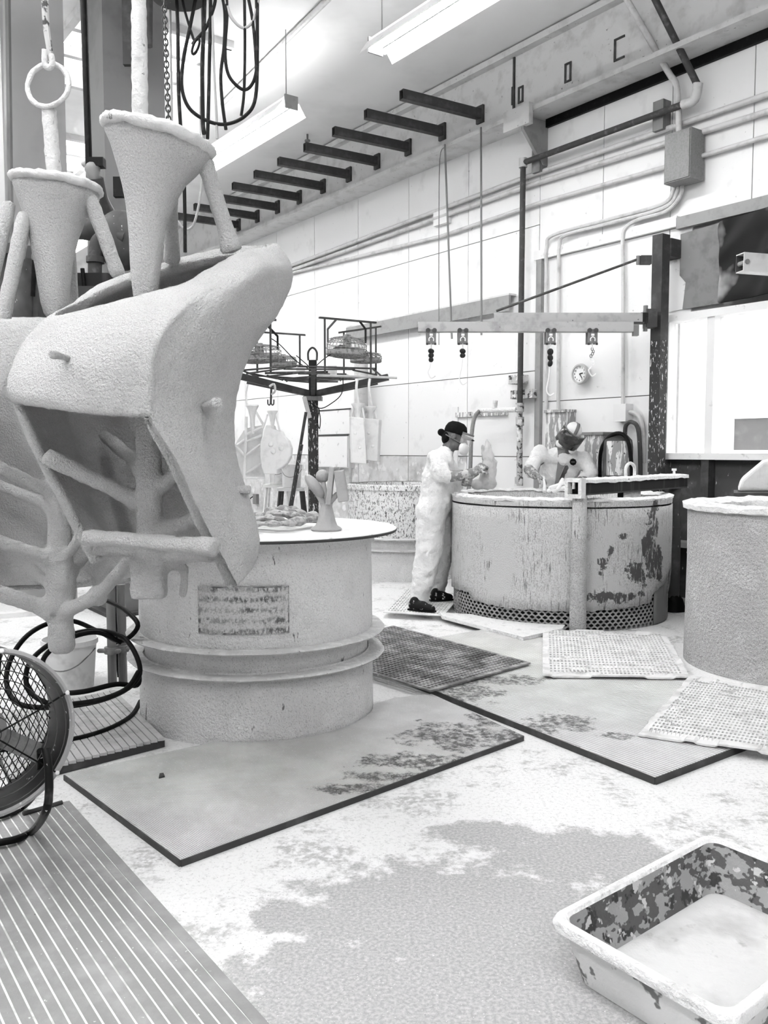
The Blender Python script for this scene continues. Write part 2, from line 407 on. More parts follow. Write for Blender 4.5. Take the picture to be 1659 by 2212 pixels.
# window
wf = struct('window_1', MB().rbox(WS0, WS1, BW - .08, BW + .1, WZ1 - .07, WZ1), M['trim'], 'wide bright window with white frame and one mullion')
MB().rbox(WS0, WS1, BW - .12, BW + .1, WZ0 - .06, WZ0).build('window_sill', M['trim'], wf)
MB().rbox(4.90, 4.98, BW - .06, BW + .08, WZ0, WZ1 - .07).build('mullion', M['trim'], wf)
MB().rbox(3.7, 3.78, BW - .06, BW + .08, WZ0, WZ1 - .07).build('mullion', M['trim'], wf)
MB().rbox(WS1 - .06, WS1, BW - .06, BW + .08, WZ0, WZ1 - .07).build('frame_post', M['trim'], wf)
for a, b_ in ((WS0, 3.7), (3.78, 4.90), (4.98, WS1 - .06)):
    MB().rbox(a, b_, BW + .03, BW + .036, WZ0, WZ1 - .07).build('pane', M['glass'], wf)
# stud and shelf under the window
struct('trim_5', MB().rbox(4.90, 4.98, BW - .1, BW, 0, WZ0 - .06), M['darksteel'], 'dark stud below the window sill')
struct('trim_6', MB().rbox(1.0, 5.45, BW - .2, BW, .52, .57), M['greytrim'], 'grey rail across the dark panel behind the drum')
# outdoors: neighbour wall with a window
ow = struct('trim_7', MB().rbox(-12, 14, 16.0, 16.2, 0, 5), M['outside'], 'sunlit white neighbour wall beyond the window')
q0 = WP(1590, 905, 16.0); q1 = WP(1720, 972, 16.0)
s0, _, z1 = SB(q0); s1, _, z0 = SB(q1)
MB().rbox(s1, s0, 15.95, 16.0, z0, z1).build('outdoor_window', M['outglass'], ow)
for a, b_, c_, d_ in ((s1, s0 + .15, z1, z1 + .12), (s0, s0 + .13, z0, z1)):
    MB().rbox(a, b_, 15.9, 16.0, c_, d_).build('window_frame', M['outside'], ow)
# back wall
wb = struct('wall_back', MB().rbox(SBK, SBK + .2, -3.5, BW, 0, ZC), M['wall'], 'white far wall behind the columns')
struct('wall_left', MB().rbox(-8.2, SBK + .2, -3.7, -3.5, 0, ZC), M['dimwall'], 'grey wall on the unseen left side')
struct('wall_front', MB().rbox(-8.2, -8.0, -3.5, BW, 0, ZC), M['dimwall'], 'grey wall behind the viewer')
wr2 = MB().rbox(-8.0, 1.0, BW, BW + .2, 0, ZC).build('wall_extension', M['wall'], wall)
# ---------------- steel girder along the wall
gd = thing('roof_girder', 'long white I-beam girder along the top of the right wall', 'beam', R(9, 7.2, 5.1))
MB().rbox(1, SBK, 7.05, 7.40, 5.12, 5.17).build('lower_flange', M['beam'], gd)
MB().rbox(1, SBK, 7.20, 7.23, 5.17, 5.86).build('web', M['beam'], gd)
MB().rbox(1, SBK, 7.10, 7.36, 5.86, 5.93).build('upper_flange', M['beam'], gd)
def mark(px, py, w, h, opening=False):
    s, b_, z = SB(WP(px, py, 7.19))
    m = MB()
    m.rbox(s + w / 2 - .012, s + w / 2 + .012, 7.19, 7.2, z - h / 2, z + h / 2)
    if not opening: m.rbox(s - w / 2 - .012, s - w / 2 + .012, 7.19, 7.2, z - h / 2, z + h / 2)
    m.rbox(s - w / 2, s + w / 2, 7.19, 7.2, z + h / 2 - .02, z + h / 2); m.rbox(s - w / 2, s + w / 2, 7.19, 7.2, z - h / 2, z - h / 2 + .02)
    m.build('painted_mark', M['darksteel'], gd)
mark(1226, 156, .07, .20); mark(1124, 204, .06, .18); mark(1338, 104, .12, .22, True); mark(1108, 206, .03, .2)
mb = MB(); p0 = SB(WP(1110, 205, 7.19))
mb.rbox(p0[0] - .012, p0[0] + .012, 7.18, 7.2, 5.18, 5.86); mb.build('splice_seam', M['darksteel'], gd)
br = thing('girder_bracket', 'triangular steel gusset bracket under the white girder splice', 'bracket', R(7.3, 7.3, 4.7))
s_, _, z_ = SB(WP(1140, 240, 7.1))
mb = MB(); t = .03
for sa, sb_ in ((s_ - .02, s_ + .02),):
    vs = []
    for s1 in (sa, sb_):
        vs += [R(s1, 7.02, 5.1), R(s1, 7.4, 5.1), R(s1, 7.4, 4.62), R(s1, 7.33, 4.62), R(s1, 7.02, 4.95)]
    mb.add(vs, [(0, 1, 2, 3, 4), (9, 8, 7, 6, 5)] + [(i, (i + 1) % 5, 5 + (i + 1) % 5, 5 + i) for i in range(5)])
mb.build('gusset', M['greytrim'], br)
MB().rbox(s_ - .12, s_ + .28, 7.0, 7.06, 4.98, 5.2).build('splice_plate', M['beam'], br)
MB().rbox(1, 7.1, 7.36, 7.399, 5.03, 5.12).build('dark_gap', M['black'], gd)  # solid black strip: shade of the recess under the flange, put into colour
ORD = ['first', 'second', 'third', 'fourth', 'fifth', 'sixth', 'seventh', 'eighth', 'ninth', 'tenth']
for i in range(10):
    s_ = 7.99 + i * .70
    t = thing('cantilever_arm', '%s dark square steel arm on the girder, counted from the gusset bracket' % ORD[i], 'steel arm', R(s_, 7.2, 5.4), 0, 'dark cantilever arms on the girder')
    m = MB(); e0, e1 = R(s_ + .08, 6.08, 5.40), R(s_, 7.2, 5.40)
    # hollow tube
    d = (e1 - e0).normalized(); sd = d.cross(Z)
    for o_, w, h in ((Z * .05, .08, .008), (Z * -.05, .08, .008)): m.bar(e0 + o_, e1 + o_, w, h)
    for o_ in (sd * .036, sd * -.036): m.bar(e0 + o_, e1 + o_, .008, .1)
    m.build('tube', M['darksteel'], t)
    MB().bar(e0 + d * .03, e0 + d * .04, .066, .09).build('end_plug', M['black'], t)
    MB().rbox(s_ - .06, s_ + .06, 7.17, 7.2, 5.3, 5.5).build('base_plate', M['darksteel'], t)
# ---------------- fluorescent fixtures
def fixture(p, L, label, hood=True, dirv=AX):
    p = Vector(p); t = thing('fluorescent_light', label, 'light', p, 0, 'hanging fluorescent lights')
    e = p + dirv * L; sd = dirv.cross(Z)
    m = MB(); prof = [(-.16, -.10), (-.08, .0), (.08, .0), (.16, -.10)]
    for pr in ([(-.19, -.095), (-.10, .03)], [(.10, .03), (.19, -.095)]):
        if not hood: break
        h = MB().grid([[q + sd * a + Z * (b_ + .03) for a, b_ in pr] for q in (p, e)]).build('reflector_wing', M['trim'], t); solid(h, .006)
    MB().bar(p + Z * .08, e + Z * .08, .10, .08).build('ballast_box', M['trim'], t)
    MB().bar(p - dirv * .02 + Z * .05, p + Z * .05, .16, .14).build('end_cap', M['greytrim'], t)
    MB().bar(e + Z * .05, e + dirv * .02 + Z * .05, .16, .14).build('end_cap', M['greytrim'], t)
    for a in (-.06, .06):
        MB().cyl(p + dirv * .05 + sd * a - Z * .0, e - dirv * .05 + sd * a - Z * .0, .026, n=10).build('lamp_tube', M['tube'], t, smooth=True)
    for f in (.04, .96):
        q = p + dirv * L * f
        MB().cyl(q + Z * .12, Vector((q.x, q.y, ZC)), .006, n=6).build('hanger_chain', M['greytrim'], t)
fixture(P(628, 232, 9.7), 2.4, 'fluorescent light hanging in front of the row of dark arms')
fixture(P(812, 112, 8.5) - AX * 2.4, 2.4, 'fluorescent light at the top edge, nearer than the other one')
ADDED_LIGHTS = ((-6.2, .2, 'added unseen fluorescent light far behind the viewer, right row'), (-6.2, -2.0, 'added unseen fluorescent light far behind the viewer, left row'), (-2.8, -2.0, 'added unseen fluorescent light behind the viewer, left row'), (-2.4, .6, 'added unseen fluorescent light behind the viewer'), (1.2, .4, 'added unseen fluorescent light above the viewer'), (4.4, .2, 'added unseen fluorescent light left of the moulds'), (0.4, -2.0, 'added unseen fluorescent light at the far left, nearer'), (3.6, -2.0, 'added unseen fluorescent light at the far left, farther'), (8.2, .4, 'added unseen fluorescent light behind the left mould'), (12.2, .8, 'added unseen fluorescent light behind the grey column'), (12.0, 4.9, 'added unseen fluorescent light behind the big coated hood'), (15.8, 4.9, 'added fluorescent light near the end wall, farthest of all'))  # unseen fixtures, added to light the room
for s_, b_, lab in ADDED_LIGHTS: fixture(R(s_, b_, 5.15), 2.4, lab, b_ > 4)
# ceiling conduit
t = MB().tube([G(480, 225, ZC - .04), G(600, 105, ZC - .04), G(712, -5, ZC - .04)], .03, 8).build('ceiling_conduit', M['conduit'], smooth=True)
tag(t, 'thin pale conduit running along the ceiling above the lamps', 'conduit')
t = thing('sprinkler_head', 'tiny sprinkler head hanging from the ceiling beside the dark arms', 'sprinkler', G(664, 290, ZC))
MB().cyl(G(664, 290, ZC), G(664, 290, ZC) - Z * .1, .015, .012, 8).build('stem', M['greymetal'], t)
MB().cyl(G(664, 290, ZC) - Z * .08, G(664, 290, ZC) - Z * .1, .04, .04, 10).build('deflector', M['greymetal'], t)
# ---------------- pipes and conduits on the wall
def wpipe(name, pts, r, m, label, cat='pipe', b=BW - .05, k=5, n=10, smoothpath=True, mat2=None):
    q = [WP(x, y, b) for x, y in pts]
    if smoothpath: q = sm(q, k)
    return tag(MB().tube(q, r, n).build(name, M[m], smooth=True), label, cat)
wpipe('wall_conduit', [(1720, 184), (1659, 204), (1136, 383), (640, 570), (560, 600)], .028, 'conduit', 'uppermost of three pale conduits running along the wall', 'conduit', smoothpath=False)
wpipe('wall_conduit', [(1720, 222), (1659, 241), (1136, 403), (640, 580), (560, 605)], .028, 'conduit', 'middle of three pale conduits running along the wall', 'conduit', smoothpath=False)
wpipe('wall_conduit', [(1720, 274), (1659, 294), (1430, 363), (1161, 440), (951, 511), (640, 587), (560, 612)], .022, 'conduit', 'lowest of three pale conduits running along the wall', 'conduit', smoothpath=False)
# dark water pipe
t = thing('water_pipe', 'dark iron pipe crossing the wall and dropping beside the tank', 'pipe', WP(1118, 1045, BW - .15))
MB().tube([WP(1122, 1045, BW - .16), WP(1123, 880, BW - .16)], .034, 12).build('pipe_section', M['pipecrust'], t, smooth=True)
MB().tube([WP(1123, 880, BW - .16), WP(1130, 352, BW - .16)], .032, 12).build('pipe_section', M['pipe'], t, smooth=True)
MB().tube([WP(1130, 352, BW - .16), WP(1480, 224, BW - .16)], .032, 12).build('pipe_section', M['pipe'], t, smooth=True)
MB().tube([WP(1506, 182, BW - .16), WP(1412, -8, BW - .5)], .032, 12).build('pipe_section', M['pipe'], t, smooth=True)
for x, y in ((1130, 352), (1123, 880), (1121, 1040), (1123, 910)):
    a = WP(x, y, BW - .16); MB().cyl(a - Z * .05, a + Z * .05, .048, n=12).build('coupling', M['conduit' if y == 352 else 'pipecrust'], t, smooth=True)
MB().tube(sm([WP(1475, 226, BW - .16), WP(1500, 215, BW - .16), WP(1508, 180, BW - .16)], 5), .046, 10).build('elbow', M['conduit'], t, smooth=True)
for x, y in ((1160, 345), (1424, 250)):
    s_, b_, z_ = SB(WP(x, y, BW - .1)); MB().rbox(s_ - .06, s_ + .06, BW - .12, BW, z_ - .14, z_ + .14).build('strut_bracket', M['greymetal'], t)
for x, y, w in ((1124, 852, .22), (1112, 820, .12)):
    s_, b_, z_ = SB(WP(x, y, BW - .1)); MB().rbox(s_ - w, s_ + w * .6, BW - .13, BW, z_ - .05, z_ + .05).build('wall_bracket', M['pipecrust'], t)
# branch with hose
t = thing('wash_hose', 'grey hose on a crusted branch pipe behind the capped worker', 'hose', WP(1060, 885, BW - .16))
MB().tube([WP(1115, 885, BW - .16), WP(1035, 887, BW - .3)], .03, 10).build('branch_pipe', M['crust'], t, smooth=True)
MB().tube([WP(1068, 886, BW - .24), WP(1070, 865, BW - .24)], .03, 8).build('valve_handle', M['crust'], t, smooth=True)
MB().tube(sm([WP(1036, 887, BW - .3), WP(1024, 905, BW - .42), WP(1018, 950, BW - .5), WP(1016, 1010, BW - .55), WP(1012, 1060, BW - .6)], 6), .024, 10).build('hose', M['galv'], t, smooth=True)
s0, _, z0 = SB(WP(988, 895)); s1, _, _ = SB(WP(1098, 890))
t = MB().rbox(s1, s0, BW - .03, BW, z0 - .04, z0 + .02).build('strut_channel', M['boxdrip']); tag(t, 'short mottled strut channel on the wall behind the capped worker', 'channel')
# junction box with three conduits
s0, _, z1 = SB(WP(1435, 292, BW - .25)); s1, _, z0 = SB(WP(1489, 382, BW - .25))
t = thing('junction_box', 'grey sheet metal junction box high on the wall', 'electrical box', R(s0, BW, z0))
MB().rbox(s1, s0, BW - .24, BW - .03, z0, z1).build('box_body', M['galv'], t)
MB().rbox(s1 + .008, s0 - .008, BW - .25, BW - .24, z0 + .01, z1 - .01).build('cover', M['galv'], t)
def cond(pts, label, r=.02, b=BW - .06):
    tag(MB().tube(sm([WP(x, y, b) for x, y in pts], 6), r, 8).build('drop_conduit', M['conduit'], smooth=True), label, 'conduit', 'conduits dropping from the junction box')
cond([(1456, 385), (1455, 410), (1428, 442), (1300, 478), (1195, 508), (1181, 535), (1180, 600), (1180, 885)], 'leftmost thin conduit curving down from the junction box')
cond([(1464, 385), (1463, 415), (1432, 450), (1310, 484), (1222, 508), (1208, 535), (1207, 600), (1206, 885)], 'middle thin conduit curving down from the junction box')
cond([(1472, 385), (1471, 420), (1440, 456), (1380, 474), (1352, 492), (1345, 520), (1346, 600), (1346, 882)], 'rightmost thin conduit curving down from the junction box to the small box')
tag(MB().tube(sm([WP(1467, 300, BW - .12), WP(1462, 190, BW - .12), WP(1440, 150, BW - .15), WP(1350, -8, BW - .4)], 5), .03, 10).build('riser_conduit', M['conduit'], smooth=True), 'thick pale conduit rising from the junction box to the ceiling', 'conduit')
# long rail on the wall and rods
s0, _, z0 = SB(WP(800, 700, BW - .1)); s1, _, z1 = SB(WP(1102, 652, BW - .1))
t = thing('wall_rail', 'grey flat steel rail mounted along the wall behind the rack', 'rail', R(s1, BW, z1))
MB().rbox(s1, s0 + .6, BW - .12, BW - .09, z1 - .1, z1 + .08).build('rail_web', M['greytrim'], t)
MB().rbox(s1, s0 + .6, BW - .12, BW, z1 + .08, z1 + .10).build('rail_flange', M['beam'], t)
def rod(x0, y0, x1, y1, b, lab, m='greymetal', r=.012):
    return tag(MB().tube([WP(x0, y0, b), WP(x1, y1, b)], r, 8).build('hanging_rod', M[m], smooth=True), lab, 'rod')
rod(1039, 275, 1040, 724, 7.0, 'straight steel rod hanging from the girder, right of its neighbour')
rod(961, 312, 976, 732, 7.0, 'slightly slanted steel rod hanging from the girder')
tag(MB().tube(sm([WP(960, 318, 6.95), WP(950, 345, 6.95), WP(948, 500, 6.95), WP(948, 745, 6.95)], 4), .006, 6).build('pull_cord', M['greymetal'], smooth=True), 'thin cord hanging beside the slanted rod', 'cord')
s_, b_, z_ = SB(WP(962, 465)); tag(MB().rbox(s_ - .12, s_ + .16, BW - .07, BW, z_ - .12, z_ + .10).build('conduit_box', M['trim']), 'white conduit pull box on the wall behind the slanted rod', 'electrical box')
# clock
cp = WP(1257, 808, BW - .05); t = thing('wall_clock', 'round wall clock with white face and grey rim', 'clock', cp)
CM = Matrix((AX * -1, Z, NX * -1)).transposed()        # local x right, y up, z towards the room
def cl(v): return cp + CM @ Vector(v)
MB().lathe([(.001, .0), (.105, .0), (.112, .02), (.105, .05), (.09, .05), (.088, .035)], (0, 0, 0), 40).xf(Matrix.Translation(cp) @ CM.to_4x4()).build('rim', M['clock'], t, smooth=True)
fc_ = MB().lathe([(.001, .036), (.09, .036)], (0, 0, 0), 40).xf(Matrix.Translation(cp) @ CM.to_4x4()).build('face', M['face'], t)
def numeral(txt, x, y, size, parent):
    cu = bpy.data.curves.new('numeral', 'FONT'); cu.body = txt; cu.size = size; cu.align_x = 'CENTER'; cu.align_y = 'CENTER'; cu.extrude = .001
    o = bpy.data.objects.new('numeral', cu); COL.objects.link(o); dg = bpy.context.evaluated_depsgraph_get(); me = bpy.data.meshes.new_from_object(o.evaluated_get(dg))
    bpy.data.objects.remove(o); me.materials.clear(); me.materials.append(M['blackpaint'])
    me.transform(Matrix.Translation(cl((x, y, .038)) - cp) @ CM.to_4x4())
    q = bpy.data.objects.new('numeral', me); COL.objects.link(q); q.parent = parent
for h in range(1, 13):
    a = math.radians(90 - 30 * h); numeral(str(h), .07 * math.cos(a), .07 * math.sin(a), .028, fc_)
for ang, L, w in ((8, .045, .010), (-52, .065, .007)):
    a = math.radians(ang); MB().bar(cl((0, 0, .04)), cl((L * math.cos(a), L * math.sin(a), .04)), w, .003, NX).build('hand', M['blackpaint'], fc_)
# small box on conduit, elbow
s_, b_, z_ = SB(WP(1346, 892, BW - .06)); t = thing('switch_box', 'small white crusted switch box on the conduit', 'electrical box', R(s_, BW, z_))
MB().rbox(s_ - .08, s_ + .08, BW - .12, BW, z_ - .09, z_ + .09).build('box_body', M['trim'], t)
MB().tube(sm([WP(1360, 890, BW - .06), WP(1378, 897, BW - .06), WP(1388, 925, BW - .06), WP(1390, 1000, BW - .06)], 5), .022, 8).build('side_conduit', M['conduit'], t, smooth=True)
# starter box behind worker
s0, _, z1 = SB(WP(1180, 892, BW - .15)); s1, _, z0 = SB(WP(1222, 985, BW - .15))
t = thing('starter_box', 'dripped grey starter box behind the bending worker', 'electrical box', R(s0, BW, z0))
MB().rbox(s1, s0, BW - .16, BW - .0, z0, z1).build('box_body', M['boxdrip'], t)
MB().rbox(s1 - .01, s0 + .01, BW - .18, BW, z1, z1 + .03).build('lid', M['boxdrip'], t)
# hydraulic cabinet with drum and hoses right of worker
s0, _, z1 = SB(WP(1262, 940, BW - .2)); s1, _, z0 = SB(WP(1300, 1060, BW - .2))
t = thing('tool_cabinet', 'tall white and dark dripped cabinet beside the bending worker', 'cabinet', R(s0, BW, 0))
MB().rbox(s1, s0, BW - .2, BW, 0, z1).build('body', M['boxdrip'], t)
MB().rbox(s1 - .02, s0 + .02, BW - .22, BW, z1, z1 + .03).build('top', M['greymetal'], t)
a = WP(1335, 985, BW - .3); t = thing('pressure_drum', 'dark dripped pressure drum with hose loops against the wall', 'drum', Vector((a.x, a.y, 0)))
zt = WP(1335, 940, BW - .3).z
MB().lathe([(.001, zt + .02), (.08, zt + .01), (.135, zt - .05), (.145, zt - .12), (.145, .1), (.12, .0), (.001, .0)], (a.x, a.y, 0), 24).build('drum_body', M['darkdrip'], t, smooth=True)
MB().lathe([(.147, zt - .06), (.15, zt - .08), (.15, zt - .38), (.147, zt - .40)], (a.x, a.y, 0), 24, a0=-1.1, a1=.7).build('dried_drips', M['boxdrip'], t, smooth=True)
MB().tube(sm([WP(1296, 1040, BW - .28), WP(1298, 975, BW - .32), WP(1318, 942, BW - .4), WP(1345, 938, BW - .4), WP(1360, 965, BW - .4), WP(1366, 1040, BW - .36)], 6), .02, 8).build('hose', M['black'], t, smooth=True)
MB().tube(sm([WP(1350, 950, BW - .1), WP(1352, 920, BW - .12), WP(1366, 912, BW - .12), WP(1380, 935, BW - .12), WP(1384, 1040, BW - .12)], 6), .022, 8).build('hose', M['darkdrip'], t, smooth=True)
# plywood sheet, plastic sheet and torn paper over the window
def wpoly(name, pts, b, th, m, label, cat):
    q = [WP(x, y, b) for x, y in pts]; n_ = len(q); vs = q + [p + NX * th for p in q]
    o = MB().add(vs, [tuple(range(n_)), tuple(reversed(range(n_, 2 * n_)))] + [(i, n_ + i, n_ + (i + 1) % n_, (i + 1) % n_) for i in range(n_)]).build(name, M[m])
    return tag(o, label, cat)
wpoly('plywood_sheet', [(1470, 506), (1563, 478), (1556, 655), (1474, 668), (1481, 610), (1468, 595)], BW - .03, .02, 'ply', 'grey stained plywood sheet above the window', 'board')
wpoly('torn_sheet', [(1437, 548), (1468, 542), (1472, 596), (1482, 604), (1474, 668), (1437, 676)], BW - .012, .008, 'trim', 'torn white sheet beside the grey plywood', 'sheet')
# plastic sheet: rippled
c0 = [WP(1558, 478, BW - .07), WP(1740, 425, BW - .07)]; c1 = [WP(1555, 658, BW - .07), WP(1740, 622, BW - .07)]
rows = []
for j in range(13):
    tt = j / 12; l, r_ = lerp(c0[0], c1[0], tt), lerp(c0[1], c1[1], tt)
    rows.append([lerp(l, r_, i / 16) - NX * (.06 * noise.noise(Vector((i * .32 + j * .22, j * .2, 3))) + .03) for i in range(17)])
o = MB().grid(rows).build('plastic_sheet', M['plastic'], smooth=True, ang=180); solid(o, .004); subsurf(o, 1)
tag(o, 'glossy black plastic sheet sagging above the window', 'sheet')
# second channel coming in from the right
t = thing('channel_arm', 'pale open steel channel pointing in from the right edge', 'channel', WP(1600, 580, 6.9))
e0 = WP(1598, 568, 6.6); e1 = e0 + Vector((.9, .15, -.03)); sd = (e1 - e0).cross(Z).normalized()
MB().bar(e0 + sd * .055, e1 + sd * .055, .008, .15).build('channel_web', M['beam'], t)
MB().bar(e0 - sd * .055, e1 - sd * .055, .008, .15).build('channel_web', M['darksteel'], t)
MB().bar(e0 + Z * .07, e1 + Z * .07, .11, .008).build('channel_flange', M['beam'], t)
MB().bar(e0 - Z * .07, e1 - Z * .07, .11, .008).build('channel_flange', M['beam'], t)
MB().cyl(e0 - sd * .05 + (e1 - e0) * .03, e0 + sd * .07 + (e1 - e0) * .03, .02, n=10).build('bolt', M['greymetal'], t)
# ================================================================== MATS ON THE FLOOR
# grey ribbed runner, bottom left
e0, e1 = G(150, 1735), G(575, 2212); d = (e1 - e0).normalized(); sd = Vector((d.y, -d.x, 0))
if sd.x > 0: sd = -sd
M['runnerbase'] = mk('dust_filled_groove', .80, [(.5, 8, .5, .62, I3)], .9)
M['runner'] = mk('grey_rubber_rib', .25, [(.32, 7, .45, .65, I3), (.62, 60, .70, .73, I3), (.08, 30, .74, .76, I3)], .8, bump=.4, bscale=60)
t = thing('ribbed_runner', 'grey ribbed rubber runner lying in the lower left corner', 'mat', (e0 + e1) / 2)
LR = (e1 - e0).length + .9; WR = 1.02
c = [e0, e0 + d * LR, e0 + d * LR + sd * WR, e0 + sd * WR]
MB().slab([(p.x, p.y) for p in c], .001, .0095).build('runner_base', M['runnerbase'], t)
nr = 30; w = WR / nr; rm = None
for i in range(nr):
    a = e0 + sd * (w * (i + .5)); g_ = .006 if i else .001
    m = MB().bar(a + Z * .008, a + d * LR + Z * .008, w - g_, .006)
    m.build('rib', M['runner'], t)
# front mat with an arc cut for the drum
T1 = Vector((-.706, 4.86, 0)); T1R = .64
tl, bt, rt = G(140, 1685), G(390, 1872), G(1130, 1600)
u = (rt - bt).normalized(); v_ = (tl - bt).normalized(); far = rt + v_ * 1.02; 
poly = [tl, bt, rt, rt + (G(932, 1508) - rt)]
ps = poly[-1]
arc = []
a_s = math.atan2(ps.y - T1.y, ps.x - T1.x)
for k in range(25):
    a = math.radians(8) + (math.radians(-178) - math.radians(8)) * k / 24
    arc.append(Vector((T1.x + (T1R + .012) * math.cos(a), T1.y + (T1R + .012) * math.sin(a), 0)))
poly2 = [tl, bt, rt, ps] + [q for q in arc if (q - tl).dot(u) > -.02 or True]
# keep only arc points inside the mat rectangle side
poly2 = [tl, bt, rt, ps, Vector((T1.x + (T1R + .012) * math.cos(math.radians(8)) + .12, T1.y + .12, 0))] + [q for q in arc if (q - bt).dot(v_) < (tl - bt).length + .0]
rotf = math.atan2(u.y, u.x)
M['mat1'] = matmat('fine_woven_rubber_mat', .58, .70, 38, 38, -rotf, [(G(x, y), a, b_, 9) for x, y, a, b_ in ((1000, 1600, .28, .2), (900, 1655, .25, .10), (1060, 1560, .12, .18), (760, 1715, .16, .05), (830, 1690, .2, .06))], (bt + rt) / 2)
t = thing('rubber_mat', 'large fine-woven rubber mat in front of the coated drum', 'mat', (bt + rt) / 2)
MB().slab([(p.x, p.y) for p in poly2], .002, .026).build('mat_top', M['mat1'], t)
o = MB().slab([(p.x, p.y) for p in [bt + (tl - bt) * .98, bt + (u - v_ * .0) * .003, rt - u * .003]], .0005, .0015).build('mat_underside', M['black'], t)
# edge strip in dark rubber on the two visible sides
for a, b_ in ((tl, bt), (bt, rt), (rt, ps)):
    MB().bar(a + Z * .012, b_ + Z * .012, .012, .0235).build('rubber_edge', M['darksteel'], t)
# right ribbed slab mat
A_, D_ = G(1415, 1695), G(945, 1505); dA = (D_ - A_).normalized(); wA = (G(1585, 1630) - A_).normalized()
cc = [A_, A_ + wA * 1.55, A_ + wA * 1.55 + dA * 2.75, A_ + dA * 2.75]
M['mat2'] = matmat('grooved_rubber_slab', .62, .74, 15, 0, -math.atan2(wA.y, wA.x), [(G(x, y), a, b_, 9) for x, y, a, b_ in ((1010, 1510, .16, .2), (1075, 1480, .3, .1), (1210, 1570, .16, .14), (1150, 1590, .14, .12), (1330, 1605, .08, .05), (1240, 1640, .08, .08), (930, 1400, .1, .3))], A_)
t = thing('rubber_mat', 'long grooved rubber slab mat between the tray and the tank', 'mat', A_)
MB().slab([(p.x, p.y) for p in cc], .002, .034).build('mat_top', M['mat2'], t)
for a, b_ in ((A_, A_ + wA * 1.55), (A_, A_ + dA * 2.75)):
    MB().bar(a + Z * .016, b_ + Z * .016, .012, .031).build('rubber_edge', M['darksteel'], t)
# thick ribbed mat, left of the drum
b0, b1, b2 = G(22, 1702), G(356, 1614), G(280, 1539)
dl = (b2 - b1); wl = (b0 - b1)
t = thing('ribbed_mat', 'thick ribbed rubber mat under the black hose by the fan', 'mat', b1)
c = [b1, b1 + dl * 1.5, b1 + dl * 1.5 + wl, b1 + wl]
MB().slab([(p.x, p.y) for p in c], .002, .036).build('mat_base', M['darksteel'], t)
M['ribl'] = mk('dusty_rib', .50, [(.38, 9, .48, .62, I3), (.2, 20, .64, .70, I3)], .85)
for i in range(20):
    a = b1 + wl * ((i + .5) / 20); MB().bar(a + Z * .042, a + dl * 1.5 + Z * .042, wl.length / 20 - .006, .014).build('rib', M['ribl'], t)
# perforated mats
def perf(name, corners, z, th, nu, nv, m, label, border=.05, hole=.62, wave=.0, seed=0):
    c = [Vector((p.x, p.y, z)) for p in corners]
    def at(a, b_):
        p = lerp(lerp(c[0], c[1], a), lerp(c[3], c[2], a), b_)
        return p + Z * (wave * (1 + noise.noise(Vector((p.x * 4 + seed, p.y * 4, 0)))))
    mb = MB(); bu, bv = border, border
    us = [0] + [bu + (1 - 2 * bu) * i / nu for i in range(nu + 1)] + [1]; vs_ = [0] + [bv + (1 - 2 * bv) * j / nv for j in range(nv + 1)] + [1]
    for i in range(nu + 2):
        for j in range(nv + 2):
            q = [at(us[i], vs_[j]), at(us[i + 1], vs_[j]), at(us[i + 1], vs_[j + 1]), at(us[i], vs_[j + 1])]
            if i in (0, nu + 1) or j in (0, nv + 1): mb.add(q, [(0, 1, 2, 3)])
            else:
                m_ = (q[0] + q[1] + q[2] + q[3]) / 4; h = [m_ + (p - m_) * hole for p in q]
                mb.add(q + h, [(0, 1, 5, 4), (1, 2, 6, 5), (2, 3, 7, 6), (3, 0, 4, 7)])
    me_ = mb
    t = thing(name, label, 'mat', (c[0] + c[2]) / 2)
    o = me_.build('perforated_sheet', M[m], t)
    w_ = o.modifiers.new('w', 'WELD'); w_.merge_threshold = .0006
    solid(o, th, 1.0)
    return t
M['pdark'] = mk('dark_perforated_rubber', .16, [(.34, 5, .45, .6, I3), (.09, 3, .56, .66, I3), (.6, 40, .66, .7, I3)], .85)
M['pwhite'] = mk('dusted_perforated_rubber', .70, [(.55, 10, .48, .62, I3)], .9)
perf('perforated_mat', [G(930, 1512), G(1146, 1449), G(850, 1366), G(640, 1420)], .046, .010, 30, 34, 'pdark', 'dark perforated rubber mat beside the flanged drum', .02, .66)
perf('perforated_mat', [G(1172, 1478), G(1492, 1482), G(1437, 1383), G(1172, 1373)], .046, .010, 34, 20, 'pwhite', 'white dusted perforated mat in front of the tank post', .045, .52, .004)
perf('perforated_mat', [G(1378, 1607), G(1700, 1655), G(1745, 1520), G(1490, 1478)], .046, .010, 32, 22, 'pwhite', 'white dusted perforated mat beside the right-hand drum', .05, .52, .004)
perf('perforated_mat', [G(828, 1335), G(958, 1343), G(992, 1302), G(878, 1280)], .046, .008, 18, 14, 'pwhite', 'perforated mat under the feet of the capped worker', .04, .5)
# crusted plate in front of the tank
c = [G(950, 1338), G(955, 1346), G(1130, 1394), G(1215, 1374)] + [Vector((1.58 + math.sin(math.radians(a)) * .985, 7.9 - math.cos(math.radians(a)) * .985, 0)) for a in (-8, -18, -28, -38, -48, -58)]
t = MB().slab([(p.x, p.y) for p in c], .035, .062).build('crusted_plate', M['crust']); tag(t, 'white crusted floor plate along the foot of the tank', 'plate')
# small flake on the mat
t = MB().slab([(q.x, q.y) for q in (G(343, 1682, .027), G(356, 1679, .027), G(353, 1672, .027), G(345, 1673, .027))], .027, .033).build('shell_flake', M['darksteel']); tag(t, 'tiny dark flake lying on the woven front mat', 'flake')
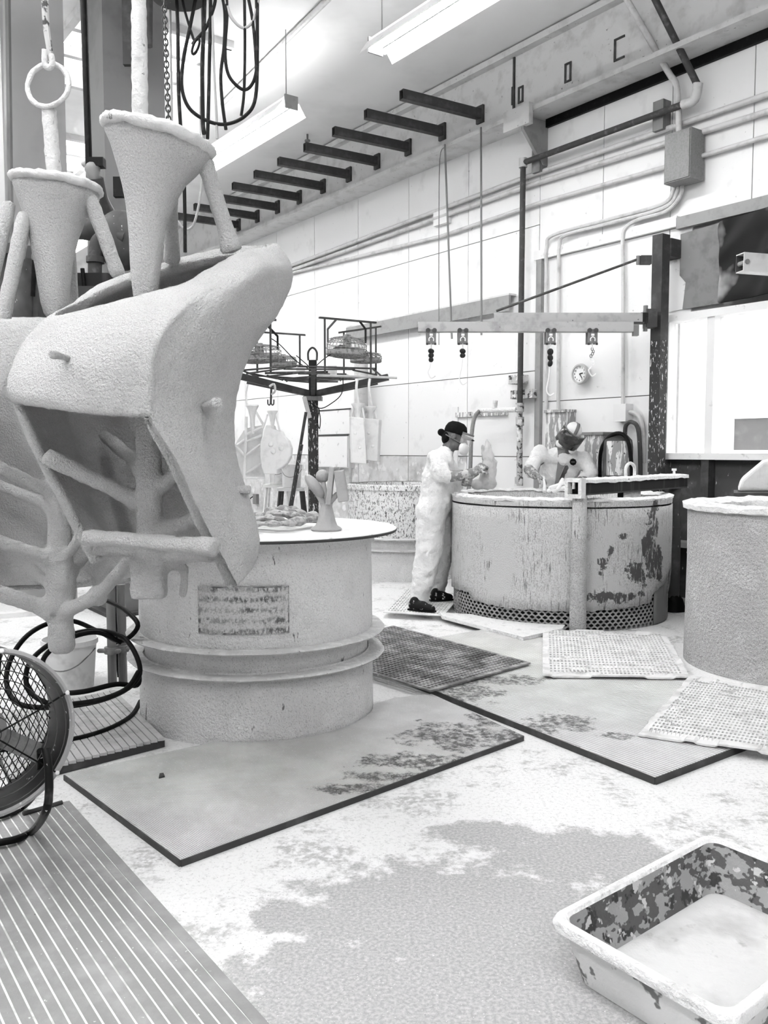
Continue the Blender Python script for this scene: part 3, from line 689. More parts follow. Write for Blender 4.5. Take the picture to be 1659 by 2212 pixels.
# ================================================================== TRAY
L_, B_, F_ = G(1184, 1982, .17), G(1530, 1801, .17), G(1580, 2210, .17)
ex = (B_ - L_); ey = (F_ - L_); cc = L_ + (ex + ey) / 2; cc.z = 0
hx, hy = ex.length / 2, ey.length / 2; ux = ex.normalized(); uy = ey.normalized()
def rr(ax, ay, rad, z, k=6):
    out = []
    for sx, sy, a0 in ((1, 1, 0), (-1, 1, 90), (-1, -1, 180), (1, -1, 270)):
        for i in range(k + 1):
            a = math.radians(a0 + 90 * i / k)
            out.append(cc + ux * (sx * (ax - rad) + rad * math.cos(a)) + uy * (sy * (ay - rad) + rad * math.sin(a)) + Z * z)
    return out
t = thing('mixing_tray', 'deep rectangular plastic tray crusted with slurry in the lower right', 'tray', cc)
rows = [rr(hx - .055, hy - .055, .05, .002), rr(hx - .03, hy - .03, .05, .10), rr(hx - .02, hy - .02, .05, .148)]
MB().grid(rows, True).build('outer_side', M['trayout'], t, smooth=True)
rows = [rr(hx - .02, hy - .02, .05, .146), rr(hx + .004, hy + .004, .05, .146), rr(hx + .006, hy + .006, .05, .160), rr(hx, hy, .05, .172), rr(hx - .022, hy - .022, .045, .174), rr(hx - .030, hy - .030, .04, .166)]
o = MB().grid(rows, True).build('rim', M['crust'], t, smooth=True)
rows = [rr(hx - .030, hy - .030, .04, .166), rr(hx - .04, hy - .04, .045, .10), rr(hx - .065, hy - .065, .05, .018), rr(.02, .02, .01, .014)]
_m = MB().grid(rows, True); _m.f.append(tuple(len(_m.v) - len(rows[0]) + i for i in range(len(rows[0]))))
_m.build('inner_side', M['tray'], t, smooth=True)
rows = [rr(hx - .064, hy - .064, .05, .022)]
for f in (.9, .75, .55, .35, .12):
    q = rr((hx - .064) * f, (hy - .064) * f, .05 * f, .030)
    rows.append([p + Z * (.010 * noise.noise(p * 9)) for p in q])
_m = MB().grid(rows, True); _m.f.append(tuple(len(_m.v) - len(rows[0]) + i for i in range(len(rows[0]))))
t = _m.build('slurry_residue', M['slurry'], smooth=True); tag(t, 'pale dried slurry covering the bottom of the tray', 'slurry')
# ================================================================== DRUMS AND TANKS
# drum 1 (flanged, with lid)
t = thing('slurry_drum', 'large stucco-coated drum with two flanges and a faded label', 'drum', T1)
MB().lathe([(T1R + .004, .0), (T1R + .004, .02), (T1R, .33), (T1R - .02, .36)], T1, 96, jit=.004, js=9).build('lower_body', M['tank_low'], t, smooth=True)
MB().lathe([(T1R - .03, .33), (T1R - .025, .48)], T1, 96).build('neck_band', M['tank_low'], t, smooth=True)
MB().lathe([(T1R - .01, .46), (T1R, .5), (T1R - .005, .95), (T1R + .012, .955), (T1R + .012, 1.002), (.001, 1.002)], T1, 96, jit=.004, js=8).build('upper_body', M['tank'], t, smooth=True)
for z in (.335, .462):
    MB().lathe([(T1R - .03, z - .004), (T1R + .06, z), (T1R + .068, z + .008), (T1R + .06, z + .016), (T1R - .03, z + .018)], T1, 96, jit=.006, js=10).build('flange', M['flange'], t, smooth=True, ang=60)
# faded stencilled label: frame and broken rows of print on a curved patch
lb = NT('faded_stencil')
uvx = lb.t.nodes.new('ShaderNodeSeparateXYZ'); lb.l(lb.tc.outputs['UV'], uvx.inputs[0])
row = lb.math('ADD', lb.math('SINE', lb.math('MULTIPLY', uvx.outputs['Y'], 28.0)), lb.rng(lb.noise(12, detail=6), .35, .65, -1.0, 1.0))
rowm = lb.rng(row, -.7, .8)
txt = lb.rng(lb.noise(60, (1, 1, .5), 6, .7), .44, .52)
fr = lb.math('MAXIMUM', lb.math('MAXIMUM', lb.math('LESS_THAN', uvx.outputs['X'], .025), lb.math('GREATER_THAN', uvx.outputs['X'], .985)), lb.math('MAXIMUM', lb.math('LESS_THAN', uvx.outputs['Y'], .04), lb.math('GREATER_THAN', uvx.outputs['Y'], .97)))
fr = lb.math('MULTIPLY', fr, lb.rng(lb.noise(22), .44, .52))
ink = lb.math('MAXIMUM', lb.math('MULTIPLY', rowm, txt), fr)
ink = lb.math('MULTIPLY', ink, lb.rng(lb.noise(9, detail=5), .36, .52, .25, .95))
base = lb.mix(lb.rng(lb.noise(120), .48, .66), .62, .40)
lb.col(lb.mix(ink, base, .10)); lb.b.inputs['Roughness'].default_value = .95; lb.bump(lb.noise(80), .8, .006)
def patch(px0, px1, z0, z1, name, mat):
    def ang(px):
        best = 0; bd = 1e9
        for k in range(-90, 91):
            a = math.radians(k); p = T1 + Vector((math.sin(a), -math.cos(a), .7)) * T1R; p.z = .7
            u = CX + F * p.x / (p.y * CP - (p.z - CAMZ) * SP)
            if abs(u - px) < bd: bd = abs(u - px); best = a
        return best
    a0, a1 = ang(px0), ang(px1); m = MB(); n_ = 16; uv = []
    rows = [[T1 + Vector((math.sin(lerp(a0, a1, i / n_)) * (T1R + .008), -math.cos(lerp(a0, a1, i / n_)) * (T1R + .008), z)) for i in range(n_ + 1)] for z in (z0, z1)]
    o = m.grid(rows).build(name, mat, t, smooth=True)
    ul = o.data.uv_layers.new(name='uv')
    for p in o.data.polygons:
        for li, vi in zip(p.loop_indices, p.vertices):
            ul.data[li].uv = ((vi % (n_ + 1)) / n_, vi // (n_ + 1))
    return o
o = patch(428, 622, .555, .79, 'faded_label', lb.m); o['label'] = 'faded stencilled notice'
# lid board
t = thing('round_board', 'round white dusted board lying on the flanged drum', 'board', T1 + Vector((.03, 0, 1.006)))
LC = T1 + Vector((.03, 0.0, 0))
MB().lathe([(.001, 1.006), (.74, 1.006), (.745, 1.012), (.745, 1.022), (.738, 1.026), (.001, 1.026)], LC, 72).build('board', M['board'], t, smooth=True, ang=30)
MB().lathe([(.744, 1.005), (.7475, 1.009), (.7475, 1.018), (.744, 1.019)], LC, 72).build('dark_edge', M['darksteel'], t, smooth=True)
# crusted cloth / rope heap on the lid
def strand(pts, r, Yc=None):
    q = sm([P(x, y, d) for x, y, d in pts], 5); rr_ = [r * (1 + .25 * math.sin(i * 1.1) + .2 * noise.noise(p * 20)) for i, p in enumerate(q)]
    rr_[0] *= .6; rr_[-1] *= .6
    return MB().tube(q, rr_, 10, ell=.8)
t = thing('crusted_gloves', 'heap of stiff slurry-crusted gloves on the drum lid', 'gloves', P(610, 1130, 4.75))
for pts, r in (([(548, 1128, 4.7), (580, 1126, 4.62), (620, 1128, 4.6), (660, 1124, 4.7), (684, 1120, 4.85)], .026),
               ([(545, 1118, 4.8), (575, 1112, 4.75), (610, 1110, 4.72), (650, 1118, 4.72), (682, 1112, 4.9)], .026),
               ([(548, 1133, 4.55), (575, 1131, 4.5), (605, 1131, 4.48), (640, 1130, 4.55)], .018),
               ([(575, 1106, 4.95), (600, 1101, 4.9), (630, 1105, 4.85), (660, 1112, 4.95)], .024),
               ([(548, 1124, 4.62), (572, 1118, 4.6), (592, 1120, 4.56), (615, 1126, 4.54)], .018),
               ([(605, 1098, 5.0), (625, 1098, 4.95), (645, 1104, 5.0)], .020)):
    o = strand(pts, r).build('glove_finger', M['rope'], t, smooth=True)
# small mould on the lid
t = thing('ceramic_mould', 'small winged ceramic shell mould standing on the drum lid', 'mould', P(705, 1138, 4.7))
YB = 4.62
def px2m(p): return p * YB / F
b = P(705, 1136, YB); b.z = 1.027
MB().lathe([(.001, 0), (.078, 0), (.082, .008), (.076, .016), (.058, .026), (.048, .05), (.036, .10), (.030, .125), (.034, .14), (.001, .145)], b, 32, jit=.004, js=30).build('pouring_cup', M['smallshell'], t, smooth=True)
top = b + Z * .14
o = MB().ellipsoid(b + Vector((-.060, -.01, .235)), (.030, .05, .075), Matrix.Rotation(math.radians(-38), 3, 'Y')).build('leaf', M['smallshell'], t, smooth=True)
MB().ellipsoid(b + Vector((-.022, .03, .285)), (.036, .03, .036)).build('knob', M['smallshell'], t, smooth=True)
m = MB(); m.capsule(top - Z * .02, b + Vector((-.05, -.01, .2)), .018, .014); m.capsule(top - Z * .02, b + Vector((.02, 0, .2)), .018, .014); m.capsule(top - Z * .01, b + Vector((.055, 0, .19)), .018, .014); m.capsule(top, b + Vector((-.02, .03, .27)), .016, .012)
m.build('branch', M['smallshell'], t, smooth=True)
for x, w, zc, h, rot in ((.022, .028, .235, .20, 6), (.080, .055, .235, .165, -8)):
    o = MB().box(b + Vector((x, 0, zc)), (w, .09, h), Matrix.Rotation(math.radians(rot), 3, 'Y')).build('slab', M['smallshell'], t); bv = o.modifiers.new('b', 'BEVEL'); bv.width = .006; bv.segments = 2
# ---- drum 2: work tank
T2 = Vector((1.58, 7.9, 0)); R2 = .955
def oncyl(px, py):
    d = ray(px, py); o_ = Vector((0, 0, CAMZ)); ox, oy = o_.x - T2.x, o_.y - T2.y
    A2 = d.x * d.x + d.y * d.y; B2 = 2 * (ox * d.x + oy * d.y); C2 = ox * ox + oy * oy - R2 * R2
    return o_ + d * ((-B2 - math.sqrt(max(B2 * B2 - 4 * A2 * C2, 0))) / (2 * A2))
n = NT('mottled_drum')
v = n.mix(n.rng(n.noise(110, (1, 1, .6), 5, .7), .46, .64), .68, .40)
v = n.mix(n.math('MULTIPLY', n.rng(n.noise(70, (1, 1, .10), 4), .56, .62), n.rng(n.noise(3.0), .42, .56)), v, .20)
v = n.mix(n.rng(n.noise(70, (1, 1, .04), 3), .62, .66), v, .70)
v = n.mix(n.rng(n.noise(2.4, detail=5), .55, .60), v, .62)
drk = blobs(n, [(oncyl(x, y), a, a, c_) for x, y, a, c_ in ((1400, 1190, .12, .30), (1375, 1235, .14, .12), (1412, 1130, .06, .25), (1318, 1190, .05, .06), (1300, 1215, .05, .07), (1345, 1160, .05, .04), (1330, 1290, .28, .05), (1420, 1225, .1, .2))], T2, .75, 9)
v = n.mix(n.math('MULTIPLY', n.rng(drk, .72, .80, 1, 0), n.rng(n.noise(40, (1, 1, .3)), .36, .46)), v, .11)
n.col(v); n.b.inputs['Roughness'].default_value = .9; n.b.inputs['Specular IOR Level'].default_value = .2; n.bump(n.noise(110), .9, .012); M['tank2'] = n.m
t = thing('dipping_tank', 'wide mottled dipping tank between the two workers', 'tank', T2)
edge = [(-180, .2), (-90, .22), (-62, .24), (-58, .18), (-40, .16), (0, .165), (30, .19), (39, .20), (41, .28), (52, .33), (64, .44), (72, .44), (78, .30), (90, .06), (180, .1)]
def ez(a):
    a = math.degrees(a)
    for (a0, z0), (a1, z1) in zip(edge, edge[1:]):
        if a0 <= a <= a1: return lerp(z0, z1, (a - a0) / (a1 - a0)) + .018 * noise.noise(Vector((a * .35, 0, 0)))
    return .2
rows = []; NA = 160
for j in range(9):
    f = j / 8; rw = []
    for k in range(NA + 1):
        a = -math.pi + 2 * math.pi * k / NA; z = lerp(.985, ez(a), f); r_ = R2 + .004 * noise.noise(Vector((math.sin(a) * 6, math.cos(a) * 6, z * 6)))
        rw.append(T2 + Vector((math.sin(a) * r_, -math.cos(a) * r_, z)))
    rows.append(rw)
o = MB().grid(rows).build('body', M['tank2'], t, smooth=True, ang=180); solid(o, .012, 1)
MB().lathe([(R2 - .01, .995), (R2 + .01, 1.0), (R2 + .012, 1.03), (R2 + .01, 1.045), (R2 - .06, 1.05), (R2 - .075, 1.03), (R2 - .09, .90), (.001, .885)], T2, 96, jit=.006, js=9).build('rim', M['tank2'], t, smooth=True, ang=60)
MB().lathe([(R2 + .012, 1.035), (R2 + .016, 1.055), (R2 - .02, 1.072), (R2 - .07, 1.066), (R2 - .085, 1.045)], T2, 120, jit=.022, js=11).build('crust_lip', M['crust'], [q for q in t.children if q.name.startswith('rim')][0], smooth=True)
MB().lathe([(.001, .93), (R2 - .12, .93), (R2 - .085, .95)], T2, 72, jit=.02, js=14).build('sand_fill', M['crust'], t, smooth=True)
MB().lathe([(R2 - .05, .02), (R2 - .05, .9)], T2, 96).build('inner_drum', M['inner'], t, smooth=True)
# expanded metal skirt: honeycomb ring
m = MB(); rad = R2 - .012; cw = .052; ncol = int(2 * math.pi * rad / cw); cw = 2 * math.pi / ncol; rows_ = 8; ch = .036
def cy(a, z): return T2 + Vector((math.sin(a) * rad, -math.cos(a) * rad, z))
for j in range(rows_ + 5):
    for k in range(ncol):
        a = (k + (.5 if j % 2 else 0)) * cw
        if a > math.pi: a -= 2 * math.pi
        if abs(a) > math.radians(100): continue
        if j > 7 and not (math.radians(55) < a < math.radians(95)): continue
        zc = .02 + j * ch * .78
        hx_ = [(0, .667), (.5, .333), (.5, -.333), (0, -.667), (-.5, -.333), (-.5, .333)]
        out = [cy(a + x * cw, zc + y * ch * 1.17) for x, y in hx_]; inn = [cy(a + x * cw * .70, zc + y * ch * 1.17 * .66) for x, y in hx_]
        m.add(out + inn, [(i, (i + 1) % 6, 6 + (i + 1) % 6, 6 + i) for i in range(6)])
o = m.build('expanded_metal_skirt', M['expanded'], t); solid(o, .006)
a0, a1 = math.radians(43), math.radians(60)
rows = [[T2 + Vector((math.sin(lerp(a0, a1, i / 5)) * (R2 + .0), -math.cos(lerp(a0, a1, i / 5)) * (R2 + .0), z)) for i in range(6)] for z in (.01, .40)]
o = MB().grid(rows).build('side_plate', M['greymetal'], t, smooth=True); solid(o, .008)
# cross beam with posts over the tank
p0 = P(1252, 1100, 6.86); p1 = P(1456, 1100, 7.9)
t = thing('tank_bridge', 'white-crusted dark steel beam on two pipe posts across the tank', 'beam frame', Vector((p0.x, p0.y, 0)))
zb = 1.155
for q, r_ in ((p0, .066), (p1, .064)):
    q = Vector((q.x, q.y, 0)); near = q.y < 7.5
    MB().cyl(q, q + Z * .76, r_, n=24).build('lower_post', M['tank3' if near else 'darkdrip'], t, smooth=True)
    MB().cyl(q + Z * .74, q + Z * 1.10, r_ - .010, n=24).build('upper_post', M['tank2' if near else 'darkdrip'], t, smooth=True)
    if not near: MB().lathe([(.13, .0), (.12, .03), (.09, .10), (.065, .14)], q, 20, jit=.02, js=20).build('foot', M['black'], t, smooth=True)
a = Vector((p0.x, p0.y, zb)); b_ = Vector((p1.x, p1.y, zb + .01)); d = (b_ - a).normalized(); a -= d * .06; b_ += d * .12; sd = d.cross(Z)
MB().bar(a + Z * .05, b_ + Z * .05, .13, .012).build('top_flange', M['darksteel'], t)
MB().bar(a - Z * .05, b_ - Z * .05, .13, .012).build('bottom_flange', M['darksteel'], t)
MB().bar(a + sd * .055, b_ + sd * .055, .012, .09).build('web', M['inner'], t)  # near-black webs: the shadow on them is put into the colour
MB().bar(a - sd * .055, b_ - sd * .055, .012, .09).build('web', M['inner'], t)
# crust on top
rows = []
for i in range(41):
    q = lerp(a, b_, i / 40); rw = []
    for x, z in ((-.075, .035), (-.07, .062), (-.03, .072), (.03, .072), (.07, .062), (.075, .035)):
        e = .012 * noise.noise(Vector((q.x * 14, q.y * 14, x * 30))); rw.append(q + sd * (x + e) + Z * (z + e))
    rows.append(rw)
MB().grid(rows).build('crust_cap', M['crust'], t, smooth=True)
# square end ring at the near post with a bent clip inside
m = MB(); f = a - d * .005
for o_, w, h in ((Z * .062, .15, .03), (Z * -.062, .15, .03)): m.bar(f + o_ - d * .03, f + o_ + d * .03, w, h)
for o_ in (sd * .062, sd * -.062): m.bar(f + o_ - d * .03, f + o_ + d * .03, .03, .13)
m.build('square_end', M['crust'], t)
m = MB(); g_ = f - d * .02
m.bar(g_ + Z * .045 , g_ - Z * .005, .02, .012, sd); m.build('clip', M['crust'], t)
MB().bar(f + d * .03, f + d * .035, .11, .11).build('opening_shade_plate', M['black'], t)  # black plate paints the shade inside the open beam end
# loop handle, bolt
h0 = P(1352, 1030, 7.35); h1 = P(1370, 1028, 7.45); h0.z = h1.z = zb + .06
MB().tube(sm([h0, h0 + Z * .09, (h0 + h1) / 2 + Z * .125, h1 + Z * .09, h1], 5), .014, 8).build('loop_handle', M['crust'], t, smooth=True)
q = lerp(a, b_, .92) + Z * .07; MB().cyl(q, q + Z * .03, .012, n=8).build('bolt', M['crust'], t); MB().cyl(q + Z * .03, q + Z * .05, .022, n=8).build('bolt', M['crust'], t)
q = lerp(a, b_, .42) - Z * .08; MB().bar(q - d * .05, q + d * .22, .06, .05).build('motor_mount', M['flange'], t); MB().bar(q - d * .055, q - d * .05, .05, .04).build('motor_mount_end', M['black'], t)
# ---- drum 3 right
T3 = Vector((2.78, 5.9, 0)); R3 = .70
t = thing('stucco_drum', 'grey stucco-coated drum with thick white rim at the right edge', 'drum', T3)
MB().lathe([(R3 + .005, 0), (R3, .3), (R3 - .004, .7), (R3, 1.06)], T3, 96, jit=.006, js=9).build('body', M['tank3'], t, smooth=True)
MB().lathe([(R3 - .01, 1.045), (R3 + .03, 1.055), (R3 + .032, 1.085), (R3 - .02, 1.105), (R3 - .10, 1.10), (R3 - .15, 1.075), (R3 - .155, 1.04)], T3, 96, jit=.018, js=10).build('rim', M['crust'], t, smooth=True)
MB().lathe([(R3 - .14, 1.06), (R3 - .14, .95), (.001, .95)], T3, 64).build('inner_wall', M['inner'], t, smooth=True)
MB().lathe([(.001, 1.02), (.35, 1.015), (.42, .955)], T3 + Vector((.05, -.02, 0)), 40, jit=.02).build('sand_fill', M['crust'], t, smooth=True)
# ---- drum 4 back
T4 = Vector((.24, 10.25, 0)); R4 = .66
t = thing('slurry_drum', 'drip-streaked open drum behind the capped worker', 'drum', T4)
MB().lathe([(R4, 0), (R4, .33), (R4 - .02, .36)], T4, 64).build('lower_body', M['tank_low'], t, smooth=True)
MB().lathe([(R4 - .03, .33), (R4 - .025, .48)], T4, 64).build('neck_band', M['tank_low'], t, smooth=True)
MB().lathe([(R4 - .01, .46), (R4, .5), (R4, 1.06), (R4 - .02, 1.06), (R4 - .02, .90), (.001, .9)], T4, 64).build('upper_body', M['tank4'], t, smooth=True)
for z in (.335, .462):
    MB().lathe([(R4 - .03, z - .004), (R4 + .05, z), (R4 + .055, z + .012), (R4 - .03, z + .022)], T4, 64, jit=.005).build('flange', M['crust'], t, smooth=True, ang=60)
MB().lathe([(R4 - .02, 1.0), (R4 + .018, 1.005), (R4 + .018, 1.055), (R4 - .018, 1.066)], T4, 64, jit=.006, js=12).build('rim', M['tank4'], t, smooth=True)
# white shell piece behind drum 3
t = thing('shell_slab', 'pale slanted ceramic slab behind the right-hand drum', 'slab', P(1630, 1050, 6.9))
m = MB(); q = [P(1592, 1062, 6.9), P(1600, 1035, 6.9), P(1648, 995, 6.9), P(1720, 980, 6.9), P(1740, 1062, 6.9)]
vs = q + [p + Vector((.1, .25, 0)) for p in q]
m.add(vs, [(4, 3, 2, 1, 0), (5, 6, 7, 8, 9)] + [(i, (i + 1) % 5, 5 + (i + 1) % 5, 5 + i) for i in range(5)])
o = m.build('slab_body', M['mould'], t); bv = o.modifiers.new('b', 'BEVEL'); bv.width = .03; bv.segments = 3
m = MB(); q0 = P(1740, 1062, 6.9); m.slab([(P(1585, 1065, 6.7).x, 6.7), (q0.x + .3, 6.7), (q0.x + .3, 7.2), (P(1585, 1065, 7.2).x, 7.2)], 0, P(1600, 1062, 6.9).z)
m.build('stand', M['darkdrip'], t)
# ================================================================== JIB CRANE
s_, b0_, _ = SB(P(1418, 1000, 8.55))
jp = R(s_, b0_, 0)
t = thing('jib_crane', 'dark dripped jib crane post with pale double channel arm and tie rod', 'crane', jp)
zt = P(1418, 508, jp.y).z
w = .058
MB().rbox(s_ - w, s_ + w, b0_ - w, b0_ + w, 1.0, 2.5).build('post_lower', M['drippost'], t)
MB().rbox(s_ - w, s_ + w, b0_ - w, b0_ + w, 2.5, zt).build('post_upper', M['darksteel'], t)
MB().rbox(s_ - w, s_ + w, b0_ - w, b0_ + w, 0, 1.0).build('post_foot', M['boxdrip'], t)
MB().rbox(s_ - .07, s_ + .07, b0_ + w, BW, zt - .2, zt - .03).build('wall_bracket', M['darksteel'], t)
ya = 8.45
e0 = P(1066, 688, ya); e1 = P(1385, 688, ya); e1.z = e0.z
f0 = P(903, 707, ya - .09); f1 = P(1366, 707, ya - .09); f1.z = f0.z
def channel(name, a, b_, h, w_, m_, par):
    m = MB(); sd = Vector((0, -1, 0))
    m.bar(a + Z * h / 2, b_ + Z * h / 2, w_, .008); m.bar(a - Z * h / 2, b_ - Z * h / 2, w_, .008)
    m.bar(a + sd * w_ / 2, b_ + sd * w_ / 2, .008, h); return m.build(name, M[m_], par)
channel('upper_channel', e0, e1, .088, .09, 'beam2', t); channel('lower_channel', f0, f1, .085, .08, 'beam2', t)
MB().bar(e0 - Z * .052 - Vector((0, .06, 0)), e1 - Z * .052 - Vector((0, .06, 0)), .1, .012).build('gap_shade_strip', M['darksteel'], t)  # dark strip added as the shade in the gap between the channels
q = Vector((e1.x + .04, ya, e1.z)); MB().box(q + Vector((.05, .02, .0)), (.10, .13, .17)).build('hinge_block', M['darksteel'], t); MB().box(q + Vector((-.02, 0, 0)), (.07, .09, .10)).build('hinge_block', M['inner'], t)
MB().cyl(q - Z * .12, q + Z * .12, .022, n=10).build('hinge_pin', M['greymetal'], t)
qb = P(1390, 562, ya); MB().box(qb + Vector((.02, 0, 0)), (.10, .06, .08)).build('rod_bracket', M['darksteel'], t); MB().cyl(qb - Vector((.05, 0, 0)) - Z * .04, qb - Vector((.05, 0, 0)) + Z * .04, .02, n=8).build('rod_pin', M['greymetal'], t)
MB().tube([P(1072, 672, ya), P(1378, 560, ya)], .012, 8).build('tie_rod', M['pipe'], t, smooth=True)
MB().box(f1 + Vector((.03, 0, -.03)), (.05, .06, .10)).build('end_stop', M['greymetal'], t)
# trolleys
TR = [(931, 'leftmost steel trolley with a dark hook block under the crane arm', 1), (999, 'second steel trolley from the left, with dark swivel and long wire hook', 2), (1188, 'third steel trolley from the left, with long dark hook block and white hook', 3), (1278, 'rightmost steel trolley with a short chain, above the clock', 4)]
for px, lab, kd in TR:
    c = Vector((P(px, 720, f0.y).x, f0.y, f0.z - .045))
    t = thing('hook_trolley', lab, 'trolley', c, 0, 'trolleys under the crane arm')
    MB().box(c + Vector((0, -.045, -.045)), (.09, .008, .13)).build('side_plate', M['greymetal'], t)
    MB().box(c + Vector((0, .045, -.045)), (.09, .008, .13)).build('side_plate', M['greymetal'], t)
    for dx in (-.03, .03):
        MB().cyl(c + Vector((dx, -.055, .01)), c + Vector((dx, -.01, .01)), .022, n=10).build('wheel', M['darksteel'], t, smooth=True)
        MB().box(c + Vector((dx * 1.25, -.05, -.115)), (.02, .012, .02)).build('lug', M['darksteel'], t)
    MB().box(c + Vector((0, -.05, -.03)), (.03, .004, .02)).build('maker_plate', M['filter'], t)
    MB().tube(sm([c + Vector((-.02, -.05, -.09)), c + Vector((-.02, -.05, -.065)), c + Vector((0, -.05, -.05)), c + Vector((.02, -.05, -.065)), c + Vector((.02, -.05, -.09))], 4), .006, 6).build('shackle', M['filter'], t)
    h = c + Vector((0, -.03, -.10))
    MB().cyl(h, h - Z * .07, .007, n=8).build('shank', M['filter'], t)
    L = {1: .12, 2: .08, 3: .16, 4: .0}[kd]
    k0 = h - Z * .06
    if kd == 4:
        for j in range(7):
            q = k0 - Z * (.022 * j) + Vector((.012 * math.sin(j * 1.4), 0, 0)); MB().tube([q + Vector((math.cos(x) * .010, math.sin(x) * .006 * (j % 2), math.sin(x) * .016)) for x in [i * math.pi / 4 for i in range(8)]], .004, 5, True).build('chain_link', M['greymetal' if j < 4 else 'filter'], t)
        k0 = k0 - Z * .16
    else:
        nseg = 3 if kd != 2 else 2
        for j in range(nseg):
            MB().ellipsoid(k0 - Z * (L * (j + .5) / nseg), (.030 - .003 * j, .025, L / nseg * .62), Matrix.Rotation(.25 * (-1) ** j, 3, 'Y'), 10, 6).build('swivel_block', M['inner'], t, smooth=True)
        k0 = k0 - Z * L
    HL = {1: .10, 2: .20, 3: .22, 4: .04}[kd]
    MB().tube(sm([k0, k0 - Z * HL * .5 + Vector((-.012, 0, 0)), k0 - Z * HL + Vector((-.03, 0, 0)), k0 - Z * (HL + .05) + Vector((0, 0, 0)), k0 - Z * (HL + .03) + Vector((.04, 0, 0))], 6), .007, 6).build('hook', M['filter'], t, smooth=True)
# small pendant cord end
# ================================================================== DRYING RACK (carousel)
YC = 10.6; hub = P(676, 852, YC); bx, by = hub.x, hub.y
t = thing('drying_carousel', 'dark rotating drying rack on a central rusty post', 'rack', (bx, by, 0)); CAR = t
MB().cyl((bx, by, .02), (bx, by, hub.z - .05), .062, n=20).build('post', M['drippost'], t, smooth=True)
MB().box((bx, by, hub.z + .13), (.09, .09, .55)).build('mast', M['inner'], t)
MB().box((bx, by, hub.z - .05), (.22, .20, .05)).build('hub_plate', M['greymetal'], t)
MB().tube(sm([(bx - .05, by - .03, hub.z + .4), (bx - .05, by - .03, hub.z + .50), (bx, by - .03, hub.z + .55), (bx + .05, by - .03, hub.z + .50), (bx + .05, by - .03, hub.z + .4)], 5), .012, 8).build('lifting_eye', M['darksteel'], t, smooth=True)
for k in range(4):
    a = math.radians(45 + 90 * k); dv = Vector((math.cos(a), math.sin(a), 0)); o_ = Vector((bx, by, .0))
    vs = [o_ + dv * .1 + Z * .16, o_ + dv * .62 + Z * .02, o_ + dv * .62 + dv.cross(Z) * .12 + Z * .02, o_ + dv * .1 + dv.cross(Z) * .12 + Z * .05]
    MB().bar(o_ + dv * .08 + Z * .08, o_ + dv * .42 + Z * .03, .12, .05).build('foot', M['inner'], t)
ARMS = [205, 155, 35, -12, 95, 275]
tips = []
for a in ARMS:
    a = math.radians(a); dv = Vector((math.cos(a), math.sin(a), 0)); e = Vector((bx, by, hub.z)) + dv * .92 + Z * .19; tips.append((e, dv))
    MB().bar(Vector((bx, by, hub.z)), e, .05, .075).build('arm', M['darksteel'], t)
for i, (r_, z) in enumerate(((.78, .235), (.55, .20), (.9, .25), (.38, .17))):
    for a in (20, 75, 130, 190, 250, 310):
        a += i * 7; a1 = math.radians(a); a2 = math.radians(a + 62)
        MB().tube([Vector((bx + math.cos(a1) * r_, by + math.sin(a1) * r_, hub.z + z)), Vector((bx + math.cos(a2) * r_, by + math.sin(a2) * r_, hub.z + z + .01))], .011, 6).build('ring_bar', M['pipe'], t)
MB().tube([P(572, 806, YC - .5), P(720, 803, YC - .4)], .014, 8).build('ring_bar', M['pipe'], t)
MB().tube([P(686, 811, YC - .6), P(857, 816, YC - .3)], .014, 8).build('ring_bar', M['conduit'], t)
MB().box(P(707, 800, YC - .4) + Vector((.06, 0, 0)), (.10, .06, .10)).build('terminal_box', M['conduit'], t)
MB().box(P(650, 797, YC - .3), (.10, .06, .08)).build('terminal_box', M['conduit'], t)
# frames that carry the fans
def frame(x0, x1, ytop0, ytop1, yb, Y0, Y1):
    a, b_ = P(x0, ytop0, Y0), P(x1, ytop1, Y1); ab, bb = P(x0 + 4, yb, Y0), P(x1 + 4, yb, Y1)
    a2 = Vector((ab.x, ab.y, a.z)); b2 = Vector((bb.x, bb.y, b_.z)); dv = (b2 - a2).normalized()
    for q, w_ in ((ab, a2), (bb, b2)): MB().bar(q, w_, .022, .022).build('frame_upright', M['darksteel'], CAR)
    MB().bar(a2 - dv * .07, b2 + dv * .07, .035, .02).build('frame_top', M['darksteel'], CAR)
    return a2, b2
FR = [(698, 797, 687, 696, 808, YC - .45, YC - .15), (739, 808, 717, 707, 808, YC + .7, YC + .75), (506, 581, 689, 691, 808, YC - .5, YC - .45), (552, 644, 717, 723, 806, YC + .5, YC + .4)]
fr_ends = [frame(*f) for f in FR]
